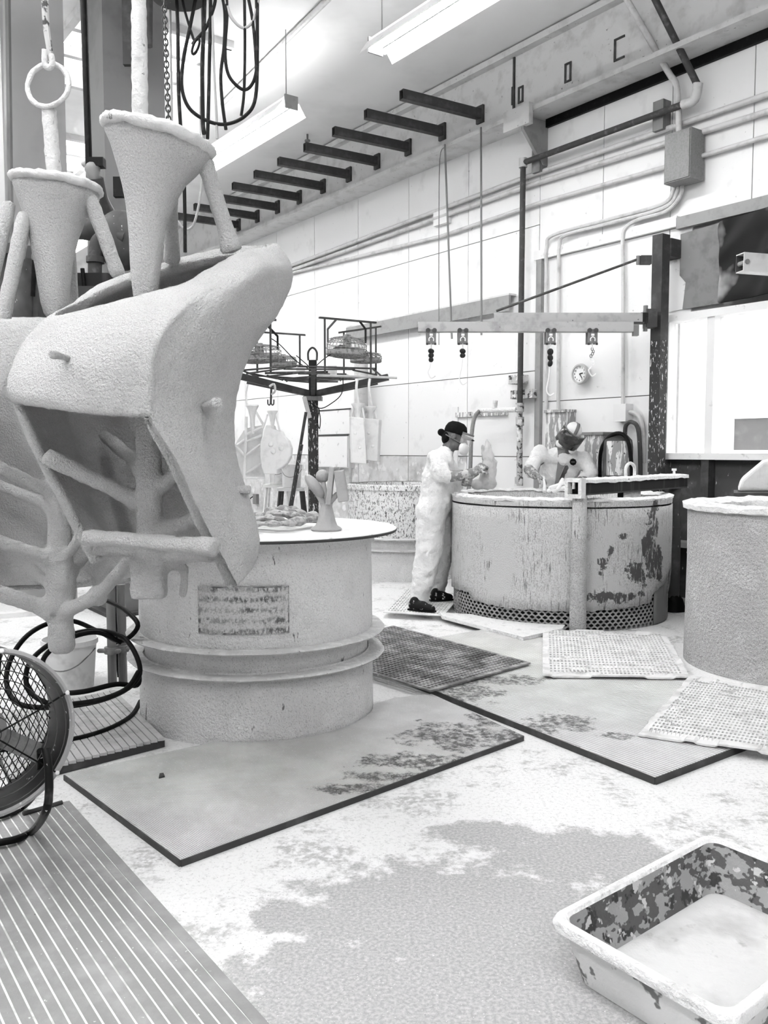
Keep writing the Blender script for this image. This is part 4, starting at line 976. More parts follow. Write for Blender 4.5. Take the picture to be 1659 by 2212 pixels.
def rack_fan(c, r, lab, tilt=0.0, h=.13):
    t = thing('basket_fan', lab, 'fan', c, 0, 'wire basket fans on the drying rack')
    Mr = Matrix.Rotation(tilt, 3, 'Y')
    def q(v): return c + Mr @ Vector(v)
    m = MB()
    for rr_, z in ((r, 0), (r * 1.02, -h * .4), (r * .97, -h), (r * .95, h * .35), (r * .7, h * .55), (r * .45, h * .65), (r * .7, -h * 1.1), (r * .45, -h * 1.15), (r * .2, -h * 1.18), (r * .85, h * .45), (r * .3, h * .68)):
        m.tube([q((math.cos(2 * math.pi * i / 28) * rr_, math.sin(2 * math.pi * i / 28) * rr_, z)) for i in range(28)], .004, 4, True)
    for i in range(28):
        a = 2 * math.pi * i / 28; cx, sx = math.cos(a), math.sin(a)
        m.tube([q((cx * r * .15, sx * r * .15, h * .7)), q((cx * r * .7, sx * r * .7, h * .55)), q((cx * r, sx * r, 0)), q((cx * r * .97, sx * r * .97, -h)), q((cx * r * .45, sx * r * .45, -h * 1.15)), q((cx * r * .1, sx * r * .1, -h * 1.18))], .003, 4)
    o = m.build('wire_guard', M['wireguard'], t)
    MB().lathe([(r * 1.0, -h * .55), (r * 1.005, -h * .95), (r * .99, -h * .95), (r * .985, -h * .55)], (0, 0, 0), 32).xf(Matrix.Translation(c) @ Mr.to_4x4()).build('shroud_ring', M['wireguard'], t, smooth=True)
    MB().cyl(q((0, 0, -h * .3)), q((0, 0, h * .9)), r * .22, r * .18, 16).build('motor', M['wireguard'], t, smooth=True)
    for k in range(3):
        a = 2 * math.pi * k / 3; MB().box(q((math.cos(a) * r * .52, math.sin(a) * r * .52, -h * .35)), (r * .75, r * .42, .008), Mr @ Matrix.Rotation(a, 3, 'Z') @ Matrix.Rotation(.4, 3, 'X')).build('blade', M['galv'], t)
    return t
c1 = P(749, 745, YC - .2); f1_ = rack_fan(c1, .235, 'dusty basket fan in the right front frame of the drying rack', .06)
c2 = P(790, 770, YC + .6); rack_fan(c2, .20, 'basket fan behind the right front one on the drying rack', 0, .07)
c3 = P(560, 760, YC - .1); rack_fan(c3, .26, 'basket fan half hidden behind the big coated piece', -.05, .11)
c4 = P(612, 778, YC + .6); rack_fan(c4, .17, 'lower rear basket fan left of the rack post', 0, .08)
# hangers from frame tops to fans
for (a, b_), c in ((fr_ends[0], c1), (fr_ends[2], c3)):
    for f, dx in ((.25, -.21), (.75, .21)):
        s0 = lerp(a, b_, f); MB().tube([s0, Vector((c.x + dx * 1.05, c.y - .02, c.z + .18)), Vector((c.x + dx * 1.05, c.y - .02, c.z + .02))], .014, 6).build('fan_bracket', M['greymetal' if dx < 0 else 'inner'], CAR)
# cables on the rack
for pts in ([(724, 760, YC - .3), (700, 775, YC - .3), (678, 795, YC - .1)], [(640, 768, YC), (660, 785, YC), (676, 800, YC)], [(584, 730, YC), (605, 745, YC), (640, 780, YC), (674, 800, YC)], [(741, 815, YC - .3), (738, 850, YC - .3), (715, 872, YC - .2), (690, 882, YC - .1), (664, 864, YC - .08)], [(690, 884, YC - .1), (686, 910, YC - .12), (690, 926, YC - .12), (692, 905, YC - .12), (688, 880, YC - .1)]):
    MB().tube(sm([P(*p) for p in pts], 5), .006, 5).build('wire', M['cable'], CAR, smooth=True)
MB().box(P(663, 880, YC - .1), (.05, .02, .26), Matrix.Rotation(-.25, 3, 'Y')).build('tag_plate', M['conduit'], CAR)
# ---- pieces hanging from the rack
def hanger(t, x, y0, y1, Y):
    MB().tube(sm([P(x, y0, Y), P(x - 4, (y0 + y1) / 2, Y), P(x, y1, Y)], 4), .012, 6).build('hanger', M['mould'], t, smooth=True)
# frame-like mould (left)
Y = YC - .55
t = thing('hanging_mould', 'white ribbed mould with braces hanging leftmost on the drying rack', 'mould', P(545, 1030, Y), 0, 'white moulds hanging on the drying rack')
hanger(t, 535, 830, 878, Y)
MB().lathe([(.001, .03), (.07, .03), (.075, .015), (.05, -.03), (.03, -.12), (.022, -.3)], P(545, 880, Y), 16).build('pouring_cup', M['mould'], t, smooth=True)
MB().tube([P(532, 900, Y), P(528, 1035, Y)], .018, 8).build('sprue', M['mould'], t, smooth=True)
for a, b_ in (((553, 890), (570, 920)), ((530, 940), (568, 922)), ((530, 955), (566, 940)), ((530, 985), (563, 960)), ((528, 1025), (566, 1000)), ((526, 1033), (572, 1032)), ((528, 950), (508, 965)), ((528, 985), (508, 960))):
    MB().tube([P(*a, Y), P(*b_, Y - .02)], .014, 8).build('brace', M['mould'], t, smooth=True)
q = [P(531, 925, Y + .1), P(570, 918, Y + .12), P(564, 960, Y + .12), P(572, 1030, Y + .1), P(528, 1035, Y + .1)]
o = MB().add(q, [(0, 1, 2, 3, 4)]).build('back_panel', M['mould'], t); solid(o, .03)
q = [P(527, 930, Y + .1), P(508, 960, Y + .1), P(514, 1000, Y + .1), P(526, 1030, Y + .1)]
o = MB().add(q, [(0, 1, 2, 3)]).build('back_panel', M['mould'], t); solid(o, .03)
# rounded shield mould
Y = YC - .65
t = thing('hanging_mould', 'white rounded shield-shaped mould hanging on a hook left of the rack post', 'mould', P(590, 1025, Y), 0, 'white moulds hanging on the drying rack')
MB().lathe([(.001, .025), (.06, .025), (.06, .01), (.035, -.03), (.022, -.13)], P(588, 892, Y), 16).build('pouring_cup', M['mould'], t, smooth=True)
for a, b_ in (((578, 895), (568, 925)), ((596, 895), (604, 930)), ((589, 895), (590, 925))): MB().tube([P(*a, Y), P(*b_, Y)], .012, 6).build('brace', M['mould'], t, smooth=True)
pts = [(574, 918), (590, 919), (592, 928), (607, 931), (612, 942), (622, 952), (628, 968), (627, 985), (620, 1000), (608, 1010), (598, 1015), (598, 1024), (570, 1024), (565, 1010), (561, 985), (562, 955)]
q = [P(x, y, Y) for x, y in pts]; n_ = len(q); vs = q + [p + Vector((.02, .09, 0)) for p in q]
o = MB().add(vs, [tuple(range(n_)), tuple(reversed(range(n_, 2 * n_)))] + [(i, n_ + i, n_ + (i + 1) % n_, (i + 1) % n_) for i in range(n_)]).build('shield_body', M['mould'], t); bv = o.modifiers.new('b', 'BEVEL'); bv.width = .012; bv.segments = 2
for x, y in ((585, 960), (607, 968), (590, 975)): MB().ellipsoid(P(x, y, Y), (.03, .02, .03), None, 12, 8).build('boss', M['mould'], t, smooth=True)
MB().tube([P(588, 1022, Y + .05), P(588, 1042, Y + .05)], .03, 10).build('foot_peg', M['mould'], t, smooth=True)
th = thing('double_hook', 'steel double hook holding the rounded shield mould', 'hook', P(585, 840, Y), 0)
MB().tube([P(586, 840, Y), P(585, 868, Y)], .012, 6).build('shank', M['darksteel'], th, smooth=True)
for dx in (-6, 6): MB().tube(sm([P(585, 862, Y), P(585 + dx * .3, 874, Y), P(585 + dx, 873, Y), P(585 + dx * 1.1, 863, Y)], 4), .008, 6).build('hook_arm', M['darksteel'], th, smooth=True)
MB().tube(sm([P(582, 835, Y), P(592, 830, Y), P(594, 845, Y), P(586, 852, Y)], 4), .014, 6).build('wire_wrap', M['conduit'], th, smooth=True)
# two flat box moulds (right)
for (xa, ya_, xb, yb_, xc, yc, xd, yd, cx_, cy_, Y, lab) in ((757, 900, 786, 903, 792, 1003, 760, 1000, 773, 875, YC - .7, 'white flat box mould hanging right of the rack post, nearer of the pair'), (786, 903, 819, 906, 815, 997, 789, 994, 800, 882, YC - .5, 'grey-white flat box mould hanging at the right end of the rack')):
    t = thing('hanging_mould', lab, 'mould', P(xc, yc, Y), 0, 'white moulds hanging on the drying rack')
    q = [P(xa, ya_, Y), P(xb, yb_, Y), P(xc, yc, Y), P(xd, yd, Y)]; off = Vector((-.02, .12, 0)) if xa < 770 else Vector((.03, .12, 0))
    vs = q + [p + off for p in q]
    o = MB().add(vs, [(0, 1, 2, 3), (7, 6, 5, 4), (0, 4, 5, 1), (1, 5, 6, 2), (2, 6, 7, 3), (3, 7, 4, 0)]).build('box_body', M['mould'], t); bv = o.modifiers.new('b', 'BEVEL'); bv.width = .01; bv.segments = 2
    MB().lathe([(.001, .02), (.075, .02), (.075, .005), (.04, -.04), (.03, -.16)], P(cx_, cy_, Y + .05), 16).build('pouring_cup', M['mould'], t, smooth=True)
    MB().tube(sm([P(cx_ - 1, 818, Y), P(cx_ - 3, 840, Y), P(cx_ + 2, 875, Y + .05)], 4), .016, 8).build('hanger', M['mould'], t, smooth=True)
    for sx in (-1, 1): MB().tube([P(cx_ + sx * 9, cy_, Y + .05), P(cx_ + sx * 14, cy_ + 28, Y + .06)], .012, 6).build('brace', M['mould'], t, smooth=True)
    for x, y in ((.3, .35), (.6, .65)):
        p = lerp(lerp(q[0], q[1], x), lerp(q[3], q[2], x), y); MB().ellipsoid(p, (.018, .012, .018), None, 8, 6).build('boss', M['mould'], t, smooth=True)
# ---- stands, buckets and poles under the rack
def bucket(c, r, h, lab, rx=0.0, stand=None):
    t = thing('plastic_bucket', lab, 'bucket', c)
    Mr = Matrix.Rotation(rx, 3, 'Y')
    pl_ = MB().lathe([(.001, 0), (r * .86, 0), (r, h), (r * 1.05, h), (r * 1.05, h - .03), (r * 1.01, h - .035)], (0, 0, 0), 28).xf(Matrix.Translation(c) @ Mr.to_4x4()).build('pail', M['bucket'], t, smooth=True, ang=50)
    MB().tube(sm([c + Mr @ Vector((-r, -.01, h * .8)), c + Mr @ Vector((-r * .6, -r * .85, h * .55)), c + Mr @ Vector((0, -r * 1.06, h * .45)), c + Mr @ Vector((r * .6, -r * .85, h * .55)), c + Mr @ Vector((r, -.01, h * .8))], 5), .004, 5).build('bail_handle', M['greymetal'], pl_, smooth=True)
    return t
ys = YC + 1.2
for px, lab, lab2, dx, py in ((600, 'white pail on a trestle behind the shield mould', 'white trestle stand left of the rack post', 0, 1045), (630, 'white pail on dark legs left of the rack post', 'dark-legged stand left of the rack post', .0, 1052)):
    c = P(px, py, ys if px < 610 else ys - .75)
    bucket(c, .13, .28, lab)
    t = thing('bucket_stand', lab2, 'stand', (c.x, c.y, 0))
    MB().box(c - Z * .025, (.34, .34, .04)).build('stand_top', M['bucket'], t)
    for sx, sy in ((-1, -1), (1, -1), (-1, 1), (1, 1)):
        MB().bar(c + Vector((sx * .13, sy * .13, -.04)), Vector((c.x + sx * .22, c.y + sy * .2, .0)), .03, .03).build('leg', M['bucket' if px < 610 else 'darksteel'], t)
for (x0, y0, x1, y1, Y, m_, lab) in ((661, 890, 625, 1105, YC - .25, 'darksteel', 'dark pole leaning against the rack post'), (652, 960, 628, 1105, YC - .4, 'drippost', 'speckled pole leaning just left of the dark one'), (756, 970, 757, 1060, YC + .6, 'conduit', 'pale upright broom pole right of the rack post')):
    a = P(x0, y0, Y); b_ = P(x1, y1, Y); b2 = b_ + (b_ - a) * ((b_.z) / max(a.z - b_.z, .01)); b2.z = .0
    tag(MB().tube([a, b2], .018, 8).build('leaning_pole', M[m_], smooth=True), lab, 'pole')
# pale drum lids / outlets on the far wall
t = thing('wall_outlet', 'small outlet box with cord low on the far wall', 'outlet', WP(556, 1075)); s_, b_, z_ = SB(WP(556, 1078))
MB().rbox(s_ - .06, s_ + .06, BW - .06, BW, z_ - .09, z_ + .09).build('box', M['greymetal'], t)
MB().tube(sm([WP(548, 1072, BW - .05), WP(540, 1078, BW - .06), WP(536, 1095, BW - .06)], 4), .01, 6).build('cord', M['black'], t, smooth=True)
# white doors on wall behind rack: two flat panels with thin dark edges
for x0, y0, x1, y1, lab in ((684, 887, 770, 940, 'white flush wall cupboard above its twin, right of the rack post'), (684, 940, 765, 1012, 'white flush wall cupboard below its twin, right of the rack post')):
    s0, _, z1 = SB(WP(x0, y0)); s1, _, z0 = SB(WP(x1, y1))
    t = thing('wall_cupboard', lab, 'cupboard', R(s0, BW, z0))
    MB().rbox(s1, s0, BW - .10, BW, z0 + .01, z1 - .01).build('cupboard_body', M['trim'], t)
    MB().rbox(s1 + .01, s0 - .01, BW - .12, BW - .10, z0 + .02, z1 - .03).build('door', M['trim'], t)
    MB().rbox(s1, s0, BW - .115, BW - .09, z1 - .025, z1 - .005).build('dark_gap', M['darksteel'], t)
# far duct pole on wall (pale round drop behind the box moulds)
tag(MB().tube([WP(780, 780, BW - .2), WP(780, 1000, BW - .2)], .10, 12).build('wall_duct', M['conduit'], smooth=True), 'pale vertical duct on the wall behind the box moulds', 'duct')
# ================================================================== BIG HANGING SHELL MOULDS
def cr(p0, p1, p2, p3, t): return 0.5 * ((2 * p1) + (p2 - p0) * t + (2 * p0 - 5 * p1 + 4 * p2 - p3) * t * t + (3 * p1 - p0 - 3 * p2 + p3) * t ** 3)
def loft_shell(rows, open_row, name, mat, parent, th=.035, disp=.008, ku=5, kv=4):
    """rows: closed loops L M F B R Bk Lb of (px,py,Y), interpolated both ways; the front between L and F is open from open_row down"""
    loops = []
    for r_ in rows:
        p = [P(*q) for q in r_]; L, M_, F_, B, Rr, K, Lb = p
        cz = ((.60, .40), (.64, .36), (.72, .30), (.80, .23), (.86, .18), (.88, .16))[min(rows.index(r_), 5)]
        ctl = [L, M_, lerp(M_, F_, cz[0]), F_, lerp(F_, B, cz[1]), B, Rr, lerp(Rr, K, .25), K, Lb, lerp(Lb, L, .55)]
        loops.append(sm(ctl, ku, True))
    n_ = len(loops[0]); iF = 3 * ku; dense = []
    for i in range(len(loops) - 1):
        a, b_, c, d_ = loops[max(i - 1, 0)], loops[i], loops[i + 1], loops[min(i + 2, len(loops) - 1)]
        for j in range(kv): dense.append([cr(a[k], b_[k], c[k], d_[k], j / kv) for k in range(n_)])
    dense.append(loops[-1]); mb = MB()
    for r_ in dense: mb.v += r_
    for i in range(len(dense) - 1):
        for k in range(n_):
            if i >= open_row * kv and k < iF: continue
            l = (k + 1) % n_; mb.f.append((i * n_ + k, i * n_ + l, (i + 1) * n_ + l, (i + 1) * n_ + k))
    used = sorted({i for f in mb.f for i in f}); mp = {o: i for i, o in enumerate(used)}
    mb.v = [mb.v[i] for i in used]; mb.f = [tuple(mp[i] for i in f) for f in mb.f]
    o = mb.build(name, mat, parent, smooth=True, ang=180)
    solid(o, th, -1); subsurf(o, 2); displace(o, disp, .035); displace(o, .004, .012)
    return o
def ring(c, rx, ry, z, tilt=0.0, n=24):
    return [c + Vector((math.cos(2 * math.pi * k / n) * rx, math.sin(2 * math.pi * k / n) * ry, z + math.cos(2 * math.pi * k / n) * rx * tilt)) for k in range(n)]
TREE = None
def tree_done(name, mat, parent):
    global TREE
    o = TREE.build(name, mat, parent); TREE = None
    m = o.modifiers.new('r', 'REMESH'); m.mode = 'VOXEL'; m.voxel_size = .010; m.use_smooth_shade = True
    q = o.modifiers.new('sm', 'SMOOTH'); q.iterations = 9; q.factor = .5
    displace(o, .010, .035); displace(o, .005, .012); return o
def trunk(name, secs, Y, mat, parent, cap_top=True):
    """secs: (px, py, half width px, tilt); solid flared column"""
    rows = []
    for x, y, hw, ti in secs:
        c = P(x, y, Y); r_ = hw * Y / F; rows.append(ring(c, r_, r_ * .8, 0, ti))
    mb = MB().grid(rows, True); n_ = len(rows[0])
    if cap_top: mb.f.append(tuple(range(n_)))
    mb.f.append(tuple(len(mb.v) - n_ + i for i in range(n_)))
    if TREE is not None: TREE.add(mb.v, mb.f); return None
    o = mb.build(name, mat, parent, smooth=True, ang=70); subsurf(o, 1); displace(o, .010, .035); displace(o, .004, .012); return o
def branch(a, b, r, name, parent, m='shell', k=3, ends=(1.25, 1.25), mid=None):
    A, B = P(*a), P(*b); pts = sm([A, P(*mid), B], 6) if mid else [lerp(A, B, i / 8) for i in range(9)]
    n_ = len(pts); rs = []
    for i in range(n_):
        f = i / (n_ - 1); e = max(0, 1 - f / .25) ** 1.5 * (ends[0] - 1) + max(0, (f - .75) / .25) ** 1.5 * (ends[1] - 1); rs.append(r * (1 + e))
    mb = MB().tube(pts, rs, 14)
    if TREE is not None: TREE.add(mb.v, mb.f); return None
    o = mb.build(name, M[m], parent, smooth=True, ang=70); subsurf(o, 1); displace(o, .008, .035); displace(o, .004, .012); return o
# ---- front mould
YM = 3.0
t = thing('shell_mould', 'large white ceramic-coated hood-shaped mould hanging in front of the drum', 'mould', Vector((P(320, 1290, YM).x, YM, P(320, 1290, YM).z)))
#        L                 M                 F                 B                 R                 Bk                Lb
H1 = [[(118, 680, 3.06), (222, 660, 2.93), (392, 612, 2.92), (500, 556, 3.06), (575, 545, 3.24), (440, 560, 3.38), (255, 612, 3.26)],
      [(92, 694, 3.02), (205, 664, 2.84), (395, 618, 2.80), (520, 548, 2.98), (600, 528, 3.22), (455, 540, 3.44), (240, 602, 3.32)],
      [(50, 738, 2.94), (190, 700, 2.72), (392, 656, 2.68), (566, 582, 2.90), (634, 590, 3.20), (480, 585, 3.54), (215, 640, 3.42)],
      [(26, 786, 2.86), (175, 766, 2.64), (346, 722, 2.61), (488, 690, 2.78), (603, 672, 3.06), (455, 690, 3.50), (200, 720, 3.42)],
      [(13, 832, 2.81), (168, 832, 2.61), (324, 800, 2.595), (436, 790, 2.74), (540, 762, 3.00), (430, 800, 3.42), (180, 820, 3.36)],
      [(26, 874, 2.80), (168, 896, 2.61), (328, 905, 2.60), (430, 885, 2.75), (508, 868, 2.98), (420, 890, 3.36), (170, 890, 3.30)],
      [(74, 985, 2.85), (200, 985, 2.70), (378, 990, 2.62), (450, 990, 2.77), (511, 985, 2.97), (400, 1000, 3.30), (185, 1000, 3.25)],
      [(130, 1090, 2.91), (250, 1090, 2.75), (432, 1110, 2.66), (492, 1100, 2.79), (540, 1078, 2.96), (405, 1095, 3.25), (205, 1090, 3.20)],
      [(176, 1178, 2.96), (300, 1180, 2.80), (478, 1200, 2.71), (526, 1185, 2.80), (562, 1165, 2.94), (405, 1150, 3.20), (235, 1150, 3.17)],
      [(200, 1222, 2.98), (320, 1220, 2.82), (514, 1268, 2.76), (532, 1250, 2.81), (552, 1216, 2.92), (420, 1180, 3.15), (265, 1190, 3.12)]]
H1 = [[(x, y, d + (.16 if (k >= 5 and i >= 4) else 0)) for k, (x, y, d) in enumerate(r_)] for i, r_ in enumerate(H1)]
o = loft_shell(H1, 5, 'hood_shell', M['shell'], t, .036)
# crease between the front panel and the right panel
bm_ = o.data
trunk('pouring_cup', [(340, 288, 108, -.22), (341, 303, 114, -.26), (340, 318, 108, -.28), (334, 356, 84, -.24), (326, 410, 58, -.14), (318, 480, 40, -.05), (314, 560, 32, 0), (313, 680, 29, 0)], YM, M['shell'], t)
q = [P(341, 272, YM)] 
rimpts = ring(P(341, 296, YM), 108 * YM / F, 92 * YM / F, 0, -.25, 32)
o = MB().tube(rimpts, .020, 10, True).build('cup_rim', M['shellrough'], t, smooth=True, ang=180); subsurf(o, 1); displace(o, .020, .035); displace(o, .008, .012)
TREE = MB()
trunk('sprue', [(313, 660, 28, 0), (318, 800, 29, 0), (321, 900, 29, 0), (322, 1000, 28, 0), (323, 1100, 30, 0), (322, 1215, 28, 0)], 2.93, M['shell'], t)
_b = MB().box(P(322, 1248, 2.94), (.112, .09, .140)); TREE.add(_b.v, _b.f)
branch((352, 1222, 2.98), (398, 1226, 2.95), .016, 'side_loop', t); branch((399, 1220, 2.95), (396, 1292, 2.95), .016, 'side_loop', t, ends=(1.1, .8))
branch((352, 1206, 2.98), (460, 1195, 2.78), .026, 'lower_bar', t)
branch((184, 1160, 2.90), (466, 1182, 2.66), .028, 'lower_bar', t, ends=(1.1, 1.2))
branch((200, 1188, 2.98), (310, 1192, 3.0), .02, 'brace', t)
branch((96, 984, 2.84), (308, 1086, 2.99), .029, 'brace', t, ends=(1.1, 1.7))
branch((222, 938, 3.38), (310, 1012, 2.95), .026, 'brace', t, ends=(.8, 1.6))
branch((338, 1062, 2.99), (392, 1012, 2.80), .026, 'brace', t)
branch((338, 1150, 2.99), (440, 1118, 2.78), .028, 'brace', t, ends=(1.3, 1.2))
branch((338, 920, 3.0), (332, 900, 2.72), .03, 'brace', t)
tree_done('sprue_tree', M['shell'], t)
branch((440, 340, 3.02), (503, 548, 3.1), .028, 'strut', t, ends=(1.1, 1.7))
branch((366, 420, 3.22), (372, 570, 3.35), .028, 'strut', t)
branch((110, 764, 2.56), (156, 775, 2.70), .012, 'peg', t, ends=(1.2, 1.6))
branch((470, 869, 2.66), (440, 884, 2.80), .016, 'peg', t, ends=(1.25, 1.7))
branch((542, 1059, 2.90), (500, 1058, 2.90), .014, 'peg', t, ends=(1.2, 1.5))
o = MB().tube([lerp(P(303, 300, YM), P(300, -10, YM), i / 20) for i in range(21)], [.028 - .003 * (i / 20) + .003 * noise.noise(Vector((i * .7, 0, 0))) for i in range(21)], 14).build('hanging_rod', M['shellrough'], t, smooth=True, ang=180); subsurf(o, 1); displace(o, .008, .035)
# ---- second mould, behind left
Y2 = 3.75
t = thing('shell_mould', 'ceramic-coated branching mould hanging on a ring at the left edge', 'mould', Vector((P(130, 1400, Y2).x, Y2, P(130, 1400, Y2).z)))
H2 = [[(-140, 712, 3.66), (-20, 700, 3.50), (110, 700, 3.50), (200, 700, 3.68), (255, 700, 3.95), (130, 694, 4.15), (-60, 694, 4.12)],
      [(-160, 700, 3.64), (-20, 690, 3.44), (130, 700, 3.44), (215, 705, 3.66), (270, 705, 3.98), (130, 690, 4.22), (-70, 690, 4.2)],
      [(-170, 760, 3.6), (-25, 760, 3.40), (130, 760, 3.42), (225, 770, 3.66), (280, 770, 3.98), (135, 770, 4.24), (-75, 770, 4.2)],
      [(-165, 830, 3.6), (-40, 838, 3.40), (40, 880, 3.42), (225, 900, 3.70), (285, 900, 4.00), (135, 900, 4.22), (-80, 900, 4.18)],
      [(-120, 1000, 3.66), (-30, 1000, 3.5), (280, 1040, 3.62), (300, 1040, 3.76), (300, 1030, 4.00), (140, 1030, 4.18), (-80, 1030, 4.14)],
      [(-90, 1140, 3.7), (0, 1140, 3.5), (300, 1150, 3.66), (310, 1150, 3.78), (305, 1140, 3.98), (140, 1140, 4.14), (-80, 1140, 4.1)],
      [(-70, 1230, 3.74), (0, 1230, 3.5), (300, 1240, 3.72), (306, 1240, 3.82), (300, 1235, 3.96), (145, 1258, 4.10), (-80, 1268, 4.06)],
      [(-60, 1262, 3.76), (0, 1262, 3.5), (285, 1262, 3.74), (290, 1264, 3.84), (285, 1262, 3.94), (145, 1270, 4.08), (-80, 1276, 4.04)]]
loft_shell(H2, 3, 'hood_shell', M['shell'], t, .036)
trunk('pouring_cup', [(122, 392, 84, -.08), (122, 406, 91, -.12), (122, 424, 88, -.14), (117, 470, 62, -.1), (115, 540, 44, 0), (116, 610, 33, 0), (120, 700, 27, 0)], Y2, M['shell'], t)
o = MB().tube(ring(P(122, 398, Y2), 88 * Y2 / F, 74 * Y2 / F, 0, -.13, 32), .018, 10, True).build('cup_rim', M['shellrough'], t, smooth=True, ang=180); subsurf(o, 1); displace(o, .020, .035); displace(o, .008, .012)
TREE = MB()
trunk('sprue', [(120, 690, 27, 0), (120, 850, 24, 0), (122, 1000, 24, 0), (127, 1100, 24, 0), (130, 1200, 27, 0), (131, 1260, 34, 0), (131, 1315, 30, 0)], Y2, M['shell'], t)
trunk('bottom_cup', [(132, 1300, 24, 0), (132, 1340, 27, 0), (133, 1385, 30, 0), (133, 1405, 27, 0), (133, 1412, 15, 0)], Y2, M['shellrough'], t)
for a, b_, r_ in (((-30, 996, 3.55), (112, 1062, 3.74), .026), ((-20, 1042, 3.95), (112, 1092, 3.76), .026), ((-30, 1160, 3.6), (118, 1210, 3.74), .030), ((140, 1208, 3.74), (180, 1150, 3.62), .024), ((60, 1222, 4.0), (120, 1272, 3.76), .026), ((160, 1240, 3.9), (135, 1262, 3.76), .022),
                  ((-20, 1276, 3.62), (112, 1318, 3.74), .036), ((140, 1322, 3.74), (215, 1285, 3.62), .032), ((212, 1288, 3.62), (292, 1196, 3.6), .028), ((205, 1180, 4.0), (150, 1240, 3.78), .024)):
    branch(a, b_, r_, 'brace', t, ends=(1.1, 1.6))
tree_done('sprue_tree', M['shell'], t)
for a, b_ in (((22, 432, 3.75), (-50, 730, 3.65)), ((55, 455, 3.7), (-2, 730, 3.6)), ((192, 420, 3.72), (258, 600, 3.75)), ((150, 500, 3.9), (162, 730, 4.0)), ((62, 470, 3.9), (40, 560, 4.0))):
    branch(a, b_, .031 if a[2] < 3.8 else .024, 'strut', t, ends=(1.0, 1.1))
o = MB().tube([lerp(P(118, 395, Y2), P(106, 238, Y2), i / 14) for i in range(15)], [.030 + .004 * noise.noise(Vector((i * .8, 3, 0))) for i in range(15)], 12).build('hanging_rod', M['shellrough'], t, smooth=True, ang=180); displace(o, .010, .035)
rc = P(104, 184, Y2); rp = [rc + Vector((math.cos(2 * math.pi * i / 28) * .085, math.sin(2 * math.pi * i / 28) * .03, math.sin(2 * math.pi * i / 28) * .098)) for i in range(28)]
o = MB().tube(rp, .011, 8, True).build('ring_eye', M['shellrough'], t, smooth=True, ang=180); displace(o, .012, .035)
t = thing('hoist_hook', 'crusted hook and dark strap carrying the ring of the left mould', 'hook', P(102, 130, Y2))
o = MB().tube(sm([P(110, 118, Y2), P(113, 138, Y2), P(106, 146, Y2), P(97, 138, Y2), P(97, 108, Y2)], 5), .013, 8).build('hook', M['shellrough'], t, smooth=True, ang=180)
MB().tube([P(96, -10, Y2), P(100, 60, Y2), P(109, 120, Y2)], [.016, .014, .012], 8).build('strap', M['pipecrust'], t, smooth=True)
# ================================================================== LEFT BACKGROUND
s_, b_, _ = SB(P(276, 600, 8.0)); t = thing('steel_column', 'grey painted square steel column behind the hanging moulds', 'column', R(s_, b_, 0))
MB().rbox(s_ - .26, s_ + .26, b_ - .27, b_ + .27, .0, ZC).build('shaft', M['column'], t)
MB().rbox(s_ - .36, s_ + .36, b_ - .36, b_ + .36, 0, .03).build('base_plate', M['darksteel'], t)
MB().box(P(278, 20, 7.55), (.1, .05, .9)).build('cable_guide', M['darksteel'], t)
MB().tube([P(320, -10, 7.5), P(319, 100, 7.5)], .04, 10).build('roller', M['darksteel'], t, smooth=True)
MB().box(P(257, 405, 7.5), (.08, .06, .16)).build('clamp', M['black'], t)
s_, b_, _ = SB(P(66, 600, 8.6)); t = thing('steel_column', 'pale painted column with dark seam at the upper left edge', 'column', R(s_, b_, 0))
o = MB().rbox(s_ - .3, s_ + .3, b_ - .28, b_ + .28, .0, ZC).build('shaft', M['columnlight'], t)
MB().tube([P(14, -20, 7.9), P(22, 560, 7.9)], .035, 8).build('seam_pipe', M['greymetal'], t, smooth=True)
# dark drop pipe with valve
t = thing('drop_pipe', 'black drop pipe with valve between the two columns', 'pipe', P(200, 600, 5.2))
MB().tube([P(180, -20, 5.2), P(192, 345, 5.2)], .020, 12).build('pipe', M['black'], t, smooth=True)
MB().box(P(207, 352, 5.2), (.10, .06, .05)).build('valve_body', M['black'], t); MB().ellipsoid(P(184, 352, 5.2), (.025, .025, .025), None, 10, 8).build('valve_cap', M['conduit'], t, smooth=True)
MB().capsule(P(200, 365, 5.2), P(205, 385, 5.2), .045, .035).build('valve_bowl', M['greymetal'], t, smooth=True)
MB().tube(sm([P(205, 385, 5.2), P(215, 430, 5.25), P(235, 470, 5.3), P(255, 520, 5.3)], 5), .05, 12).build('pipe', M['darksteel'], t, smooth=True)
# pump manifold: large dark pipes
t = thing('pump_manifold', 'dark pump manifold with elbow pipes behind the two moulds', 'pump', P(230, 640, 5.0))
MB().tube([P(165, 488, 5.1), P(290, 500, 5.1)], .075, 16).build('header_pipe', M['machine'], t, smooth=True)
MB().tube(sm([P(270, 515, 5.0), P(235, 508, 5.0), P(212, 520, 5.0), P(206, 545, 5.0), P(205, 600, 5.0)], 5), .038, 14).build('elbow_pipe', M['pipe'], t, smooth=True)
MB().ellipsoid(P(262, 520, 5.1), (.14, .14, .17)).build('pump_housing', M['machine'], t, smooth=True)
MB().cyl(P(206, 555, 5.0), P(206, 568, 5.0), .05, n=14).build('collar', M['pipe'], t, smooth=True)
MB().box(P(205, 615, 5.0), (.20, .16, .10)).build('pump_base', M['inner'], t)
MB().tube([P(178, 580, 4.9), P(184, 640, 4.9)], .012, 8).build('lever', M['black'], t, smooth=True)
